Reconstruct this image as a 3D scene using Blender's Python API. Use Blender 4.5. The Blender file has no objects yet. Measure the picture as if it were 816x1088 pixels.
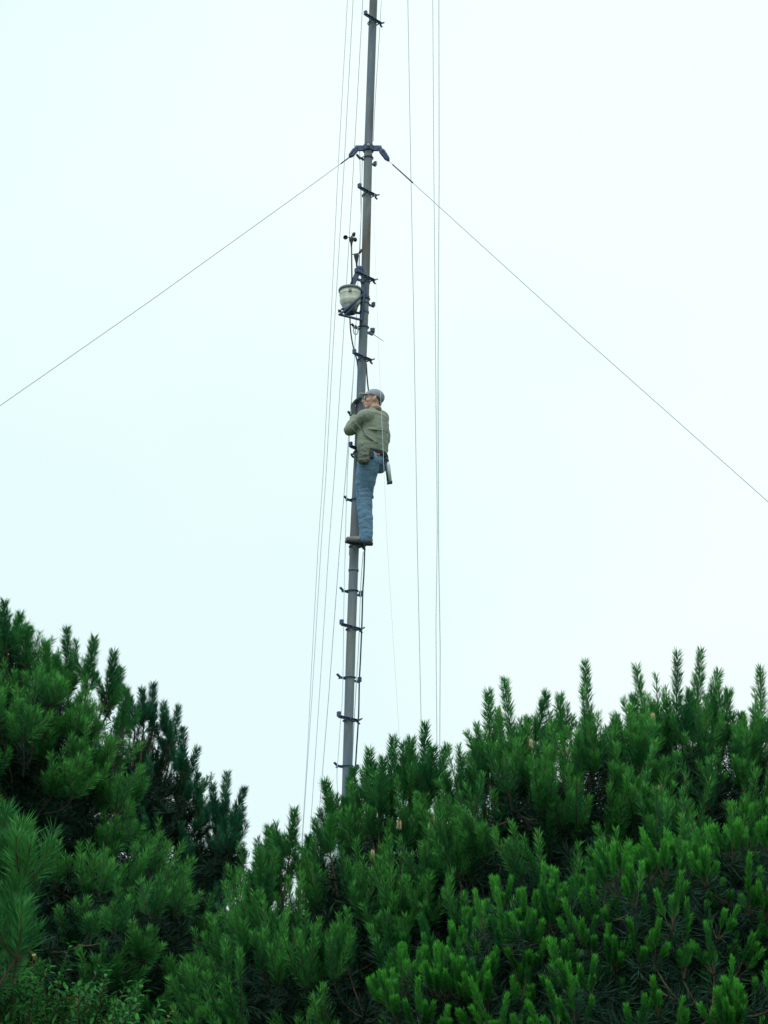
import bpy, bmesh, math, random
import numpy as np
from mathutils import Vector, Matrix, noise

# ------------------------------------------------------------------ camera
SC = bpy.context.scene
COL = SC.collection
R = math.radians
F_PX, CX, CY = 1900.0, 408.0, 544.0          # focal length in pixels of the 816x1088 frame
PITCH = R(20.0)
CAM_Z = 1.6
cam_d = bpy.data.cameras.new('camera')
cam_d.sensor_fit = 'HORIZONTAL'
cam_d.sensor_width = 27.0
cam_d.lens = 27.0 * F_PX / 816.0
cam_d.clip_start = 0.1
cam_d.clip_end = 5000
cam = bpy.data.objects.new('camera', cam_d)
cam.location = (0, 0, CAM_Z)
cam.rotation_euler = (R(90) + PITCH, 0, 0)
COL.objects.link(cam)
SC.camera = cam

# ------------------------------------------------------------------ sky, sun, exposure
SUN_EL, SUN_AZ = R(62), R(205)               # azimuth from north (+Y), clockwise: behind the camera, a little left
W = bpy.data.worlds.new('World')
SC.world = W
W.use_nodes = True
nt = W.node_tree
nt.nodes.clear()
sky = nt.nodes.new('ShaderNodeTexSky')
sky.sky_type = 'NISHITA'
sky.sun_disc = False
sky.sun_elevation = SUN_EL
sky.sun_rotation = SUN_AZ
sky.air_density = 1.0
sky.dust_density = 3.0
tc = nt.nodes.new('ShaderNodeTexCoord')
mp = nt.nodes.new('ShaderNodeMapping'); mp.inputs['Scale'].default_value = (1.0, 1.0, 1.7)
mp.inputs['Location'].default_value = (0.55, 0.0, 0.2)
nz = nt.nodes.new('ShaderNodeTexNoise'); nz.inputs['Scale'].default_value = 2.6
nz.inputs['Detail'].default_value = 4; nz.inputs['Roughness'].default_value = 0.45
rp = nt.nodes.new('ShaderNodeValToRGB')
rp.color_ramp.elements[0].position = 0.36; rp.color_ramp.elements[0].color = (7.6, 9.25, 9.3, 1)
rp.color_ramp.elements[1].position = 0.74; rp.color_ramp.elements[1].color = (8.8, 9.95, 9.6, 1)
mx = nt.nodes.new('ShaderNodeMix'); mx.data_type = 'RGBA'; mx.clamp_result = False
mx.inputs[0].default_value = 0.965
bg = nt.nodes.new('ShaderNodeBackground'); bg.inputs['Strength'].default_value = 0.1
out = nt.nodes.new('ShaderNodeOutputWorld')
nt.links.new(tc.outputs['Generated'], mp.inputs['Vector'])
nt.links.new(mp.outputs[0], nz.inputs['Vector'])
dt = nt.nodes.new('ShaderNodeVectorMath'); dt.operation = 'DOT_PRODUCT'      # the cloud layer is thinner up to the right
dt.inputs[1].default_value = (0.75, 0.0, 0.55)
ad = nt.nodes.new('ShaderNodeMath'); ad.operation = 'ADD'
sb = nt.nodes.new('ShaderNodeMath'); sb.operation = 'SUBTRACT'; sb.inputs[1].default_value = 0.20
nt.links.new(tc.outputs['Generated'], dt.inputs[0])
nt.links.new(nz.outputs['Fac'], ad.inputs[0]); nt.links.new(dt.outputs['Value'], ad.inputs[1])
nt.links.new(ad.outputs[0], sb.inputs[0]); nt.links.new(sb.outputs[0], rp.inputs[0])
nt.links.new(sky.outputs[0], mx.inputs[6])
nt.links.new(rp.outputs[0], mx.inputs[7])
nt.links.new(mx.outputs[2], bg.inputs['Color'])
nt.links.new(bg.outputs[0], out.inputs['Surface'])

sl = bpy.data.lights.new('sun', 'SUN')
sl.energy = 1.5
sl.angle = R(25)
sl.color = (1.0, 0.97, 0.92)
so = bpy.data.objects.new('sun', sl)
sd = Vector((math.sin(SUN_AZ) * math.cos(SUN_EL), math.cos(SUN_AZ) * math.cos(SUN_EL), math.sin(SUN_EL)))
so.rotation_euler = (-sd).to_track_quat('-Z', 'Y').to_euler()
so.location = sd * 50
COL.objects.link(so)
SC.view_settings.view_transform = 'Standard'
SC.view_settings.look = 'None'
SC.view_settings.gamma = 1
SC.view_settings.exposure = 0.12
SC.view_settings.use_curve_mapping = False
SC.cycles.max_bounces = 5
SC.cycles.diffuse_bounces = 3
SC.cycles.transparent_max_bounces = 4

# ------------------------------------------------------------------ helpers
FW = Vector((0, math.cos(PITCH), math.sin(PITCH)))
UP = Vector((0, -math.sin(PITCH), math.cos(PITCH)))
CAM = Vector((0, 0, CAM_Z))
def ray(px, py):
    return FW + Vector((1, 0, 0)) * ((px - CX) / F_PX) + UP * ((CY - py) / F_PX)
def at(px, py, Y):
    d = ray(px, py)
    return CAM + d * (Y / d.y)

def tag(o, label=None, cat=None, group=None, kind=None):
    if label: o['label'] = label
    if cat: o['category'] = cat
    if group: o['group'] = group
    if kind: o['kind'] = kind
    return o
def empty(name, loc, label=None, cat=None, group=None):
    o = bpy.data.objects.new(name, None)
    o.empty_display_size = 0.2
    o.location = loc
    COL.objects.link(o)
    return tag(o, label, cat, group)
def link(name, me, mats, parent=None, smooth=True):
    if not isinstance(mats, (list, tuple)): mats = [mats]
    if len(me.materials) == 0:
        for m in mats: me.materials.append(m)
    if smooth and len(me.polygons):
        me.polygons.foreach_set('use_smooth', [True] * len(me.polygons))
    o = bpy.data.objects.new(name, me)
    COL.objects.link(o)
    if parent is not None:
        o.parent = parent
        mat = Matrix.Identity(4)
        p = parent
        while p is not None:
            mat = Matrix.Translation(p.location) @ mat
            p = p.parent
        # vertices are given in world space: move them into the parent's frame
        me.transform(mat.inverted())
    return o
def fin(name, bm, mats, parent=None, smooth=True):
    bmesh.ops.recalc_face_normals(bm, faces=bm.faces)
    me = bpy.data.meshes.new(name)
    bm.to_mesh(me); bm.free()
    return link(name, me, mats, parent, smooth)

def frame_of(d):
    d = d.normalized()
    a = Vector((0, 0, 1)) if abs(d.z) < 0.9 else Vector((1, 0, 0))
    u = d.cross(a).normalized()
    return u, d.cross(u).normalized()
def tube(bm, pts, radii, n=8, cap=True):
    pts = [Vector(p) for p in pts]
    if not isinstance(radii, (list, tuple)): radii = [radii] * len(pts)
    u = None
    rings = []
    for i, p in enumerate(pts):
        d = (pts[min(i + 1, len(pts) - 1)] - pts[max(i - 1, 0)])
        if d.length < 1e-9: d = Vector((0, 0, 1))
        d.normalize()
        if u is None: u, v = frame_of(d)
        else:
            u = (u - d * u.dot(d)).normalized(); v = d.cross(u)
        rings.append([bm.verts.new(p + (u * math.cos(a) + v * math.sin(a)) * radii[i])
                      for a in [2 * math.pi * k / n for k in range(n)]])
    for a, b in zip(rings, rings[1:]):
        for k in range(n):
            bm.faces.new((a[k], a[(k + 1) % n], b[(k + 1) % n], b[k]))
    if cap:
        bm.faces.new(list(reversed(rings[0]))); bm.faces.new(rings[-1])
def loft(bm, rings, n=20):
    """rings: (centre, axis_u, axis_v) ellipses"""
    rr = []
    for c, u, v in rings:
        rr.append([bm.verts.new(c + u * math.cos(a) + v * math.sin(a)) for a in [2 * math.pi * k / n for k in range(n)]])
    for a, b in zip(rr, rr[1:]):
        for k in range(n):
            bm.faces.new((a[k], a[(k + 1) % n], b[(k + 1) % n], b[k]))
    bm.faces.new(list(reversed(rr[0]))); bm.faces.new(rr[-1])
def ell(bm, c, ax, seg=16, rings=10):
    """ellipsoid; ax = three axis vectors with their radii"""
    M = Matrix((ax[0], ax[1], ax[2])).transposed().to_4x4()
    M.translation = c
    bmesh.ops.create_uvsphere(bm, u_segments=seg, v_segments=rings, radius=1.0, matrix=M)
def box(bm, c, ax, bevel=0.0):
    """box; ax = three half axis vectors"""
    M = Matrix((ax[0], ax[1], ax[2])).transposed().to_4x4()
    M.translation = c
    r = bmesh.ops.create_cube(bm, size=2.0, matrix=M)
    if bevel:
        es = list({e for v in r['verts'] for e in v.link_edges})
        bmesh.ops.bevel(bm, geom=es, offset=bevel, segments=2, affect='EDGES', profile=0.6)
X, Y_, Z = Vector((1, 0, 0)), Vector((0, 1, 0)), Vector((0, 0, 1))

def remeshed(name, bm, mats, parent, voxel, smooth_it=4, disp=0.0, dscale=10.0, factor=0.5):
    """fuse overlapping solids into one continuous skin"""
    bmesh.ops.recalc_face_normals(bm, faces=bm.faces)
    me = bpy.data.meshes.new(name + '_src')
    bm.to_mesh(me); bm.free()
    o = bpy.data.objects.new(name + '_src', me)
    COL.objects.link(o)
    m = o.modifiers.new('r', 'REMESH'); m.mode = 'VOXEL'; m.voxel_size = voxel
    s = o.modifiers.new('s', 'SMOOTH'); s.iterations = smooth_it; s.factor = factor
    dg = bpy.context.evaluated_depsgraph_get()
    me2 = bpy.data.meshes.new_from_object(o.evaluated_get(dg))
    bpy.data.objects.remove(o); bpy.data.meshes.remove(me)
    me2.name = name
    if disp:
        nn = [v.normal.copy() for v in me2.vertices]
        for v, n_ in zip(me2.vertices, nn):
            p = v.co
            w = noise.noise(Vector((p.x * dscale, p.y * dscale, p.z * dscale * 1.6)))
            w2 = abs(noise.noise(Vector((p.x * dscale * 0.7 + 9, p.y * dscale * 0.7, p.z * dscale * 2.2))))
            v.co = p + n_ * disp * (w - 0.9 * (1 - w2) ** 3 + 0.35)
    return link(name, me2, mats, parent)

# ------------------------------------------------------------------ materials
def mat(name, col, rough=0.6, metal=0.0, spec=0.4, var=0.0, vscale=8.0, col2=None, bump=0.0, bscale=60.0,
        stretch=(1, 1, 1), trans=0.0, attr=None):
    m = bpy.data.materials.new(name); m.use_nodes = True
    t = m.node_tree; N = t.nodes; L = t.links
    b = N['Principled BSDF']
    b.inputs['Base Color'].default_value = (*col, 1)
    b.inputs['Roughness'].default_value = rough
    b.inputs['Metallic'].default_value = metal
    b.inputs['Specular IOR Level'].default_value = spec
    tcn = N.new('ShaderNodeTexCoord'); mpn = N.new('ShaderNodeMapping')
    mpn.inputs['Scale'].default_value = stretch
    L.new(tcn.outputs['Object'], mpn.inputs['Vector'])
    csrc = None
    if col2 is not None:
        n1 = N.new('ShaderNodeTexNoise'); n1.inputs['Scale'].default_value = vscale
        n1.inputs['Detail'].default_value = 5; n1.inputs['Roughness'].default_value = 0.65
        L.new(mpn.outputs[0], n1.inputs['Vector'])
        r = N.new('ShaderNodeValToRGB')
        r.color_ramp.elements[0].position = 0.38; r.color_ramp.elements[0].color = (*col, 1)
        r.color_ramp.elements[1].position = 0.64; r.color_ramp.elements[1].color = (*col2, 1)
        L.new(n1.outputs['Fac'], r.inputs[0]); csrc = r.outputs[0]
    if attr:
        a = N.new('ShaderNodeAttribute'); a.attribute_name = attr
        mix = N.new('ShaderNodeMix'); mix.data_type = 'RGBA'
        mix.inputs[6].default_value = (*col, 1); mix.inputs[7].default_value = (*col2, 1)
        L.new(a.outputs['Fac'], mix.inputs[0]); csrc = mix.outputs[2]
    if csrc: L.new(csrc, b.inputs['Base Color'])
    if bump:
        n2 = N.new('ShaderNodeTexNoise'); n2.inputs['Scale'].default_value = bscale
        n2.inputs['Detail'].default_value = 4
        L.new(mpn.outputs[0], n2.inputs['Vector'])
        bp = N.new('ShaderNodeBump'); bp.inputs['Strength'].default_value = bump
        bp.inputs['Distance'].default_value = 0.01
        L.new(n2.outputs['Fac'], bp.inputs['Height']); L.new(bp.outputs[0], b.inputs['Normal'])
    if trans:
        tr = N.new('ShaderNodeBsdfTranslucent'); ms = N.new('ShaderNodeMixShader')
        ms.inputs[0].default_value = trans
        tr.inputs['Color'].default_value = (*col, 1)
        if csrc: L.new(csrc, tr.inputs['Color'])
        o = N['Material Output']
        L.new(b.outputs[0], ms.inputs[1]); L.new(tr.outputs[0], ms.inputs[2]); L.new(ms.outputs[0], o.inputs['Surface'])
    return m

M_pole = mat('weathered_pole', (0.105, 0.155, 0.22), 0.75, 0.0, 0.3, col2=(0.21, 0.235, 0.235), vscale=7, stretch=(1, 1, 0.12), bump=0.4, bscale=50)
def stain(m, col, scale, lo, hi):
    """brownish rust and dirt patches of their own shape over a material"""
    t = m.node_tree; N = t.nodes; L = t.links; b = N['Principled BSDF']
    src = b.inputs['Base Color'].links[0].from_socket
    c = N.new('ShaderNodeTexCoord'); p = N.new('ShaderNodeMapping'); p.inputs['Scale'].default_value = (1, 1, 0.22)
    n = N.new('ShaderNodeTexNoise'); n.inputs['Scale'].default_value = scale; n.inputs['Detail'].default_value = 6
    r = N.new('ShaderNodeValToRGB'); r.color_ramp.elements[0].position = lo; r.color_ramp.elements[1].position = hi
    x = N.new('ShaderNodeMix'); x.data_type = 'RGBA'; x.inputs[7].default_value = (*col, 1)
    L.new(c.outputs['Object'], p.inputs[0]); L.new(p.outputs[0], n.inputs[0]); L.new(n.outputs['Fac'], r.inputs[0])
    L.new(r.outputs[0], x.inputs[0]); L.new(src, x.inputs[6]); L.new(x.outputs[2], b.inputs['Base Color'])
stain(M_pole, (0.13, 0.115, 0.105), 5.0, 0.56, 0.72)
M_steel = mat('dark_steel', (0.035, 0.065, 0.15), 0.6, 0.0, 0.4, col2=(0.075, 0.11, 0.20), vscale=25)
M_galv = mat('galvanised', (0.25, 0.28, 0.28), 0.5, 0.5, 0.4, col2=(0.38, 0.4, 0.4), vscale=30)
M_wire = mat('wire', (0.42, 0.58, 0.72), 0.5, 0.0, 0.4)
M_wire_pale = mat('pale_wire', (0.60, 0.76, 0.88), 0.5, 0.0, 0.4)
M_coax = mat('black_coax', (0.03, 0.045, 0.075), 0.6)
M_white = mat('weathered_white_plastic', (0.82, 0.84, 0.76), 0.5, col2=(0.62, 0.64, 0.57), vscale=18)
M_grey = mat('grey_plastic', (0.16, 0.20, 0.22), 0.5)
M_darkp = mat('dark_plastic', (0.025, 0.035, 0.06), 0.5)
M_jacket = mat('olive_cloth', (0.205, 0.245, 0.20), 0.9, 0, 0.15, col2=(0.255, 0.30, 0.24), vscale=9, bump=0.5, bscale=38, stretch=(1, 1, 1.8))
M_trim = mat('olive_dark_trim', (0.075, 0.095, 0.075), 0.9, 0, 0.15)
M_jeans = mat('blue_denim', (0.105, 0.205, 0.32), 0.9, 0, 0.15, col2=(0.165, 0.285, 0.41), vscale=11, bump=0.7, bscale=45, stretch=(1, 1, 1.6))
M_skin = mat('skin', (0.60, 0.36, 0.30), 0.55, 0, 0.3, col2=(0.68, 0.44, 0.38), vscale=12)
M_hair = mat('grey_hair', (0.10, 0.09, 0.085), 0.8)
M_cap = mat('grey_blue_cap', (0.23, 0.265, 0.32), 0.85, 0, 0.2, col2=(0.28, 0.315, 0.37), vscale=20)
M_brim = mat('cap_brim_highlight', (0.55, 0.60, 0.60), 0.85, 0, 0.2)  # paler than the cap: a highlight put into the brim's colour
M_pouch = mat('olive_pouch', (0.085, 0.11, 0.088), 0.85, col2=(0.14, 0.165, 0.13), vscale=16, bump=0.5, bscale=40)
M_belt = mat('black_webbing', (0.022, 0.032, 0.04), 0.7)
M_boot = mat('brown_boot', (0.15, 0.16, 0.17), 0.7, col2=(0.17, 0.165, 0.155), vscale=20)
M_sole = mat('boot_sole', (0.02, 0.022, 0.028), 0.8)
M_glove = mat('dark_glove', (0.035, 0.05, 0.06), 0.85, col2=(0.055, 0.075, 0.08), vscale=20)
M_red = mat('red_clip', (0.5, 0.09, 0.05), 0.5)
M_lens = mat('lens_with_glint', (0.75, 0.9, 0.9), 0.08, 0, 1.0)  # whitish base colour paints the bright reflection on the glasses
M_bark = mat('pine_bark', (0.035, 0.03, 0.025), 0.95, 0, 0.1, col2=(0.075, 0.062, 0.05), vscale=14, stretch=(1, 1, 0.4), bump=0.9, bscale=30)
M_twig = mat('pine_twig', (0.05, 0.042, 0.028), 0.9, 0, 0.1, col2=(0.10, 0.082, 0.05), vscale=14)
M_ndl = mat('pine_needles', (0.009, 0.100, 0.046), 0.62, 0, 0.14, col2=(0.082, 0.34, 0.064), attr='tint', trans=0.18)
M_ndl_dk = mat('dark_pine_needles', (0.012, 0.09, 0.055), 0.62, 0, 0.14, col2=(0.035, 0.20, 0.085), attr='tint', trans=0.15)
M_tip = mat('young_needles', (0.007, 0.075, 0.030), 0.62, 0, 0.14, col2=(0.080, 0.39, 0.048), attr='tint', trans=0.22)
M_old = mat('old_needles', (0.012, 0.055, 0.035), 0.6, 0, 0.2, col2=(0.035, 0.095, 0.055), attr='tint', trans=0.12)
M_inner = mat('shade_darkened_needles', (0.010, 0.034, 0.022), 0.7, 0, 0.1, col2=(0.022, 0.055, 0.034), attr='tint')  # old needles coloured near black to stand in for deep crown shade
M_leaf = mat('shrub_leaves', (0.016, 0.12, 0.034), 0.6, 0, 0.15, col2=(0.055, 0.27, 0.05), attr='tint', trans=0.2)
M_leaf2 = mat('shrub_leaves_yellow', (0.2, 0.25, 0.05), 0.5, 0, 0.35, col2=(0.28, 0.2, 0.09), attr='tint', trans=0.2)
M_cone = mat('pollen_cone', (0.25, 0.22, 0.10), 0.8, col2=(0.36, 0.31, 0.16), vscale=60)
M_ground = mat('grass_ground', (0.035, 0.07, 0.025), 0.95, 0, 0.1, col2=(0.10, 0.10, 0.05), vscale=0.6, bump=0.8, bscale=8)
M_wall = mat('pale_wall', (0.50, 0.60, 0.62), 0.7, col2=(0.42, 0.52, 0.54), vscale=2.0, stretch=(1, 1, 0.2))
M_roof = mat('pale_roof', (0.55, 0.60, 0.60), 0.6)
M_door = mat('grey_door', (0.22, 0.27, 0.28), 0.5)

# ------------------------------------------------------------------ ground
me = bpy.data.meshes.new('ground')
n = 60
gx = np.sign(np.linspace(-1, 1, n)) * np.abs(np.linspace(-1, 1, n)) ** 3 * 2500
vs = []
for j in range(n):
    for i in range(n):
        x, y = gx[i], gx[j] + 12
        d = math.hypot(x, y - 12)
        vs.append((x, y, min(0.0, -0.02) + 0.05 * noise.noise(Vector((x * 0.3, y * 0.3, 0))) * (1 if d < 40 else 0)))
fs = [(j * n + i, j * n + i + 1, (j + 1) * n + i + 1, (j + 1) * n + i) for j in range(n - 1) for i in range(n - 1)]
me.from_pydata(vs, [], fs)
g = link('ground', me, M_ground); tag(g, 'rough grassy ground under the pines and the mast', 'ground', kind='structure')

# ------------------------------------------------------------------ the mast
D = 18.0
AX = [(420, -700), (408, -330), (396.8, 0), (391.3, 160), (388.2, 300), (384.8, 383), (380.4, 500), (376.2, 590), (373.4, 668), (371.2, 740), (368.6, 830), (365.5, 930), (361, 1090), (356, 1330)]
AXP = [at(x, y, D) for x, y in AX]
last = AXP[-1]; prev = AXP[-2]
AXP[-1] = prev + (last - prev) * ((prev.z - 0.0) / (prev.z - last.z))     # foot on the ground
MAST_FOOT = AXP[-1]
def mast_at(py):
    """point of the mast axis seen at picture row py"""
    for (x0, y0), (x1, y1) in zip(AX, AX[1:]):
        if y0 <= py <= y1:
            return at(x0 + (x1 - x0) * (py - y0) / (y1 - y0), py, D)
def mast_dir(py):
    return (mast_at(py - 8) - mast_at(py + 8)).normalized()
RM = 0.049
mast = empty('mast', MAST_FOOT, 'tall slender weathered mast with climbing steps, held by guy wires', 'mast')
bm = bmesh.new()
dense = []
for a, b in zip(AXP, AXP[1:]):
    for k in range(5): dense.append(a.lerp(b, k / 5))
dense.append(AXP[-1])
tube(bm, dense, [RM * (1 - 0.1 * max(0, (p.z - 8) / 18)) for p in dense], 24)
fin('pole', bm, M_pole, mast)
# pipe joints
for py in (606, 322):
    bm = bmesh.new(); c = mast_at(py); d = mast_dir(py)
    tube(bm, [c - d * 0.012, c + d * 0.012], RM + 0.006, 24)
    fin('joint_band', bm, M_pole, mast)

HD = Vector((0.70, 0.71, 0)).normalized()         # the steps' bars run from near left to far right
ND = Vector((0.71, -0.70, 0)).normalized()
def step(py, kind, plate=True):
    """one climbing step: bar bolted across the pole, strap round it, raised end plate"""
    c = mast_at(py); s = 1 if kind == 'B' else -1
    h, nn = HD * -s, ND * s                       # h points to the long end
    bm = bmesh.new()
    j = random.uniform(-0.015, 0.015)
    cc = c + nn * (RM + 0.012)
    L1, L2 = 0.195 + j, 0.085
    box(bm, cc + h * (L1 - L2) / 2, (h * (L1 + L2) / 2, nn * 0.006, Z * 0.013), 0.002)       # bar (angle iron, web)
    box(bm, cc + h * (L1 - L2) / 2 + nn * 0.013 + Z * 0.012, (h * (L1 + L2) / 2, nn * 0.010, Z * 0.003))   # its flange
    if plate: box(bm, cc + h * (L1 - 0.005) + Z * 0.028, (h * 0.014, nn * 0.020, Z * 0.026), 0.004)    # raised end plate
    e = cc - h * (L2 - 0.004)
    box(bm, e + nn * 0.012 + Z * 0.018 - h * 0.012, ((h * -1 + Z * 0.6).normalized() * 0.026, nn * 0.012, (Z + h * 0.6).normalized() * 0.007))   # splayed hook
    box(bm, e - nn * 0.01 - Z * 0.014 - h * 0.01, ((h * -1 - Z * 0.4).normalized() * 0.02, nn * 0.008, (Z - h * 0.4).normalized() * 0.006))
    o = fin('step', bm, M_steel, mast, False)
    bm = bmesh.new()                              # U-bolt strap round the pole
    pts = []
    for k in range(15):
        a = math.pi * (k / 14) + math.pi
        pts.append(c + h * (RM + 0.008) * math.cos(a) + nn * (RM + 0.008) * math.sin(a))
    pts = [c + h * -(RM + 0.008) + nn * (RM + 0.04)] + pts + [c + h * (RM + 0.008) + nn * (RM + 0.04)]
    tube(bm, pts, 0.007, 6)
    fin('strap', bm, M_steel, o)
random.seed(4)
for py, k in ((-210, 'B'), (-120, 'A'), (-50, 'B'), (25, 'B'), (168, 'A'), (208, 'B'), (298, 'B'), (318, 'A'), (348, 'A'), (383, 'B'),
              (441, 'A'), (481, 'B'), (531, 'A'), (581, 'B'), (628, 'A'), (669, 'B'), (720, 'A'), (766, 'B'), (814, 'A'),
              (870, 'B'), (920, 'A'), (975, 'B'), (1030, 'A')):
    step(py, k, py != 581)

# guy collar with lugs and shackles
c = mast_at(158)
bm = bmesh.new()
tube(bm, [c - Z * 0.035, c + Z * 0.035], RM + 0.014, 24)
for s in (-1, 1):
    box(bm, c + X * s * 0.10 + Z * 0.005, (X * 0.052, Y_ * 0.012, Z * 0.034), 0.004)
box(bm, c - Y_ * (RM + 0.018), (X * 0.02, Y_ * 0.012, Z * 0.04), 0.003)
col = fin('guy_collar', bm, M_steel, mast, False)
GL, GR = at(371.5, 167, D), at(413, 171, D)
for s, e in ((-1, GL), (1, GR)):
    bm = bmesh.new()
    a = c + X * s * 0.135 + Z * 0.005
    d = (e - a)
    u, v = frame_of(d)
    tube(bm, [a, a + d * 0.25 + v * 0.018, a + d * 0.8 + v * 0.014, e], [0.016, 0.02, 0.018, 0.012], 8)
    tube(bm, [a, a + d * 0.25 - v * 0.018, a + d * 0.8 - v * 0.014, e], [0.016, 0.02, 0.018, 0.012], 8)
    ell(bm, a, (X * 0.026, Y_ * 0.02, Z * 0.026))
    fin('shackle', bm, M_steel, col)
bm = bmesh.new()
ell(bm, c - Y_ * (RM + 0.034), (X * 0.018, Y_ * 0.012, Z * 0.022))
fin('bolt_head', bm, M_galv, col)
# top collar and yard (above the picture)
TOPP = AXP[0]
bm = bmesh.new()
tube(bm, [TOPP - Z * 0.05, TOPP + Z * 0.05], RM + 0.012, 24)
tube(bm, [TOPP - X * 0.15 + Z * 0.02, TOPP + X * 0.85 + Z * 0.02], 0.02, 10)
fin('yard', bm, M_steel, mast)
# concrete foot
bm = bmesh.new(); box(bm, MAST_FOOT + Z * 0.1, (X * 0.3, Y_ * 0.3, Z * 0.15), 0.02)
fin('footing', bm, mat('concrete', (0.3, 0.3, 0.28), 0.9, bump=0.4), mast, False)

# ------------------------------------------------------------------ wires
def wire_points(T, G, way):
    """from T to G in space, pulled slightly sideways to follow the sag seen at the given rows"""
    pts = [T]
    for px, py in way:
        d0 = ray(CX, py)
        nrm = d0.cross(Vector((1, 0, 0)))
        den = (G - T).dot(nrm)
        t = (CAM - T).dot(nrm) / den
        q = T + (G - T) * t
        pts.append(at(px, py, q.y))
    pts.append(G)
    return pts
def ground_end(p0, p1, Yg):
    """continue the picture line p0-p1 to the ground at depth Yg"""
    el = math.atan2(-CAM_Z, Yg)
    py = CY + F_PX * math.tan(PITCH - el)
    px = p1[0] + (p1[0] - p0[0]) * (py - p1[1]) / (p1[1] - p0[1])
    q = at(px, py, Yg)
    return q
def wire(name, pts, r, m, label, cat, group=None, n=6):
    bm = bmesh.new(); tube(bm, pts, r, n)
    o = fin(name, bm, m); tag(o, label, cat, group)
    return o
def anchored(way, T, Yg, r, m, label):
    G = ground_end(way[-2], way[-1], Yg)
    return wire('guy_wire', wire_points(T, G, way), r, m, label, 'guy wire', 'guy wires holding the mast')

TP = TOPP
anchored([(369.2, 0), (358.8, 187), (350.3, 370), (343.6, 500), (338, 580), (331, 710), (326.6, 800), (321, 890)], TP - X * 0.05, 27, 0.0042, M_wire_pale,
         'leftmost of the faint near-vertical wires, left of the mast')
anchored([(375.2, 0), (365, 187), (353.8, 370), (346.7, 500), (341.2, 580), (331.5, 740), (321.8, 885)], TP - X * 0.05, 31, 0.0042, M_wire_pale,
         'second near-vertical wire from the left, joining its left neighbour near the pine tops')
anchored([(385.5, 0), (375, 187), (364, 370), (355.6, 500), (349.5, 580), (339.3, 740), (329.2, 890)], TP - X * 0.05, 34, 0.0044, M_wire_pale,
         'third near-vertical wire from the left, dropping behind the small dark pine tip')
anchored([(383.6, 230), (376.3, 385), (367.6, 500), (361, 580), (349.2, 740), (337, 890)], c - X * 0.10, 26, 0.0038, M_wire_pale,
         'near-vertical wire just left of the mast, starting under the guy collar')
anchored([(397.2, 230), (402.2, 370), (404.2, 415), (407.2, 480), (411.5, 580), (420.2, 720), (424.8, 790)], c + X * 0.10, 16.0, 0.0018, M_wire_pale,
         'thin wire passing just in front of the climber and sloping down right')
anchored([(433.3, 0), (436.6, 187), (440.2, 370), (443.4, 580), (446.9, 740), (447.6, 775)], TP + X * 0.05, 24, 0.0044, M_wire,
         'single near-vertical wire midway between the climber and the paired wires')
def hanging(way, T, Yg, r, m, label):
    G = ground_end(way[-2], way[-1], Yg)
    return wire('antenna_line', wire_points(T, G, way), r, m, label, 'antenna wire', 'paired wires hanging from the yard')
hanging([(459.8, 0), (461, 187), (463, 400), (464.6, 560), (463.2, 665), (464.2, 800)], TP + X * 0.66, D + 4, 0.0050, M_wire_pale,
        'left wire of the closely spaced pair right of the mast')
hanging([(466.3, 0), (466.6, 187), (465.4, 400), (466, 580), (467.7, 690), (467.2, 800)], TP + X * 0.76, D + 3, 0.0060, M_wire_pale,
        'right wire of the closely spaced pair right of the mast, rightmost vertical line')

def side_guy(way, E, Yg, r, m, label, sleeve):
    (x0, y0), (x1, y1) = way[-2:]
    # follow the picture line to the ground in a vertical plane that ends at depth Yg
    px, py = x1, y1
    sl_ = (y1 - y0) / (x1 - x0)
    el = math.atan2(-CAM_Z, Yg); gy = CY + F_PX * math.tan(PITCH - el)
    gx_ = x1 + (gy - y1) / sl_
    G = at(gx_, gy, Yg)
    pts = wire_points(E, G, way)
    # straight 3D line is enough: correct the way points only in depth
    o = wire('guy_wire', pts, r, m, label, 'guy wire', 'guy wires holding the mast')
    a, b = sleeve
    bm = bmesh.new(); tube(bm, [E.lerp(pts[1], t) for t in (a, b)], r * 2.0, 8)
    fin('sleeve', bm, M_steel, o)
    return o
side_guy([(340, 190), (160, 319.5), (0, 431)], GL, 17, 0.0040, M_wire, 'long guy wire sloping from the collar down to the left edge', (0.0, 0.3))
side_guy([(440, 195.5), (620, 359), (816, 533)], GR, 16, 0.0040, M_wire, 'long guy wire sloping from the collar down to the right edge', (0.15, 0.95))

# coax and light lines on the mast
def strand(name, path, dY, r, m, label, cat='cable', group=None):
    pts = [at(px, py, D + dY) for px, py in path]
    # smooth
    out_ = []
    for i in range(len(pts) - 1):
        p0, p1, p2, p3 = pts[max(i - 1, 0)], pts[i], pts[i + 1], pts[min(i + 2, len(pts) - 1)]
        for k in range(5):
            t = k / 5
            out_.append(0.5 * ((2 * p1) + (p2 - p0) * t + (2 * p0 - 5 * p1 + 4 * p2 - p3) * t * t + (3 * p1 - 3 * p2 + p3 - p0) * t ** 3))
    out_.append(pts[-1])
    return wire(name, out_, r, m, label, cat, group)
strand('coax_cable', [(389.2, 386), (390.0, 400), (391.5, 415), (395, 440), (394, 480), (389, 540), (387.5, 584), (386.6, 610), (385.5, 628), (384.6, 660), (383.0, 700), (381.8, 724), (381, 760), (378.6, 800), (375, 860), (372, 930), (369, 1010), (364, 1090)],
       0.09, 0.0088, M_coax, 'dark cable hanging loosely down the right side of the mast below the climber')
strand('coax_cable', [(371.8, 338), (372.4, 350), (374.0, 362), (376.6, 374), (380, 388), (380.5, 420), (376, 500), (371.5, 590)],
       0.06, 0.0085, M_coax, 'dark cable sagging from the white gauge back to the mast')
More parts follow.
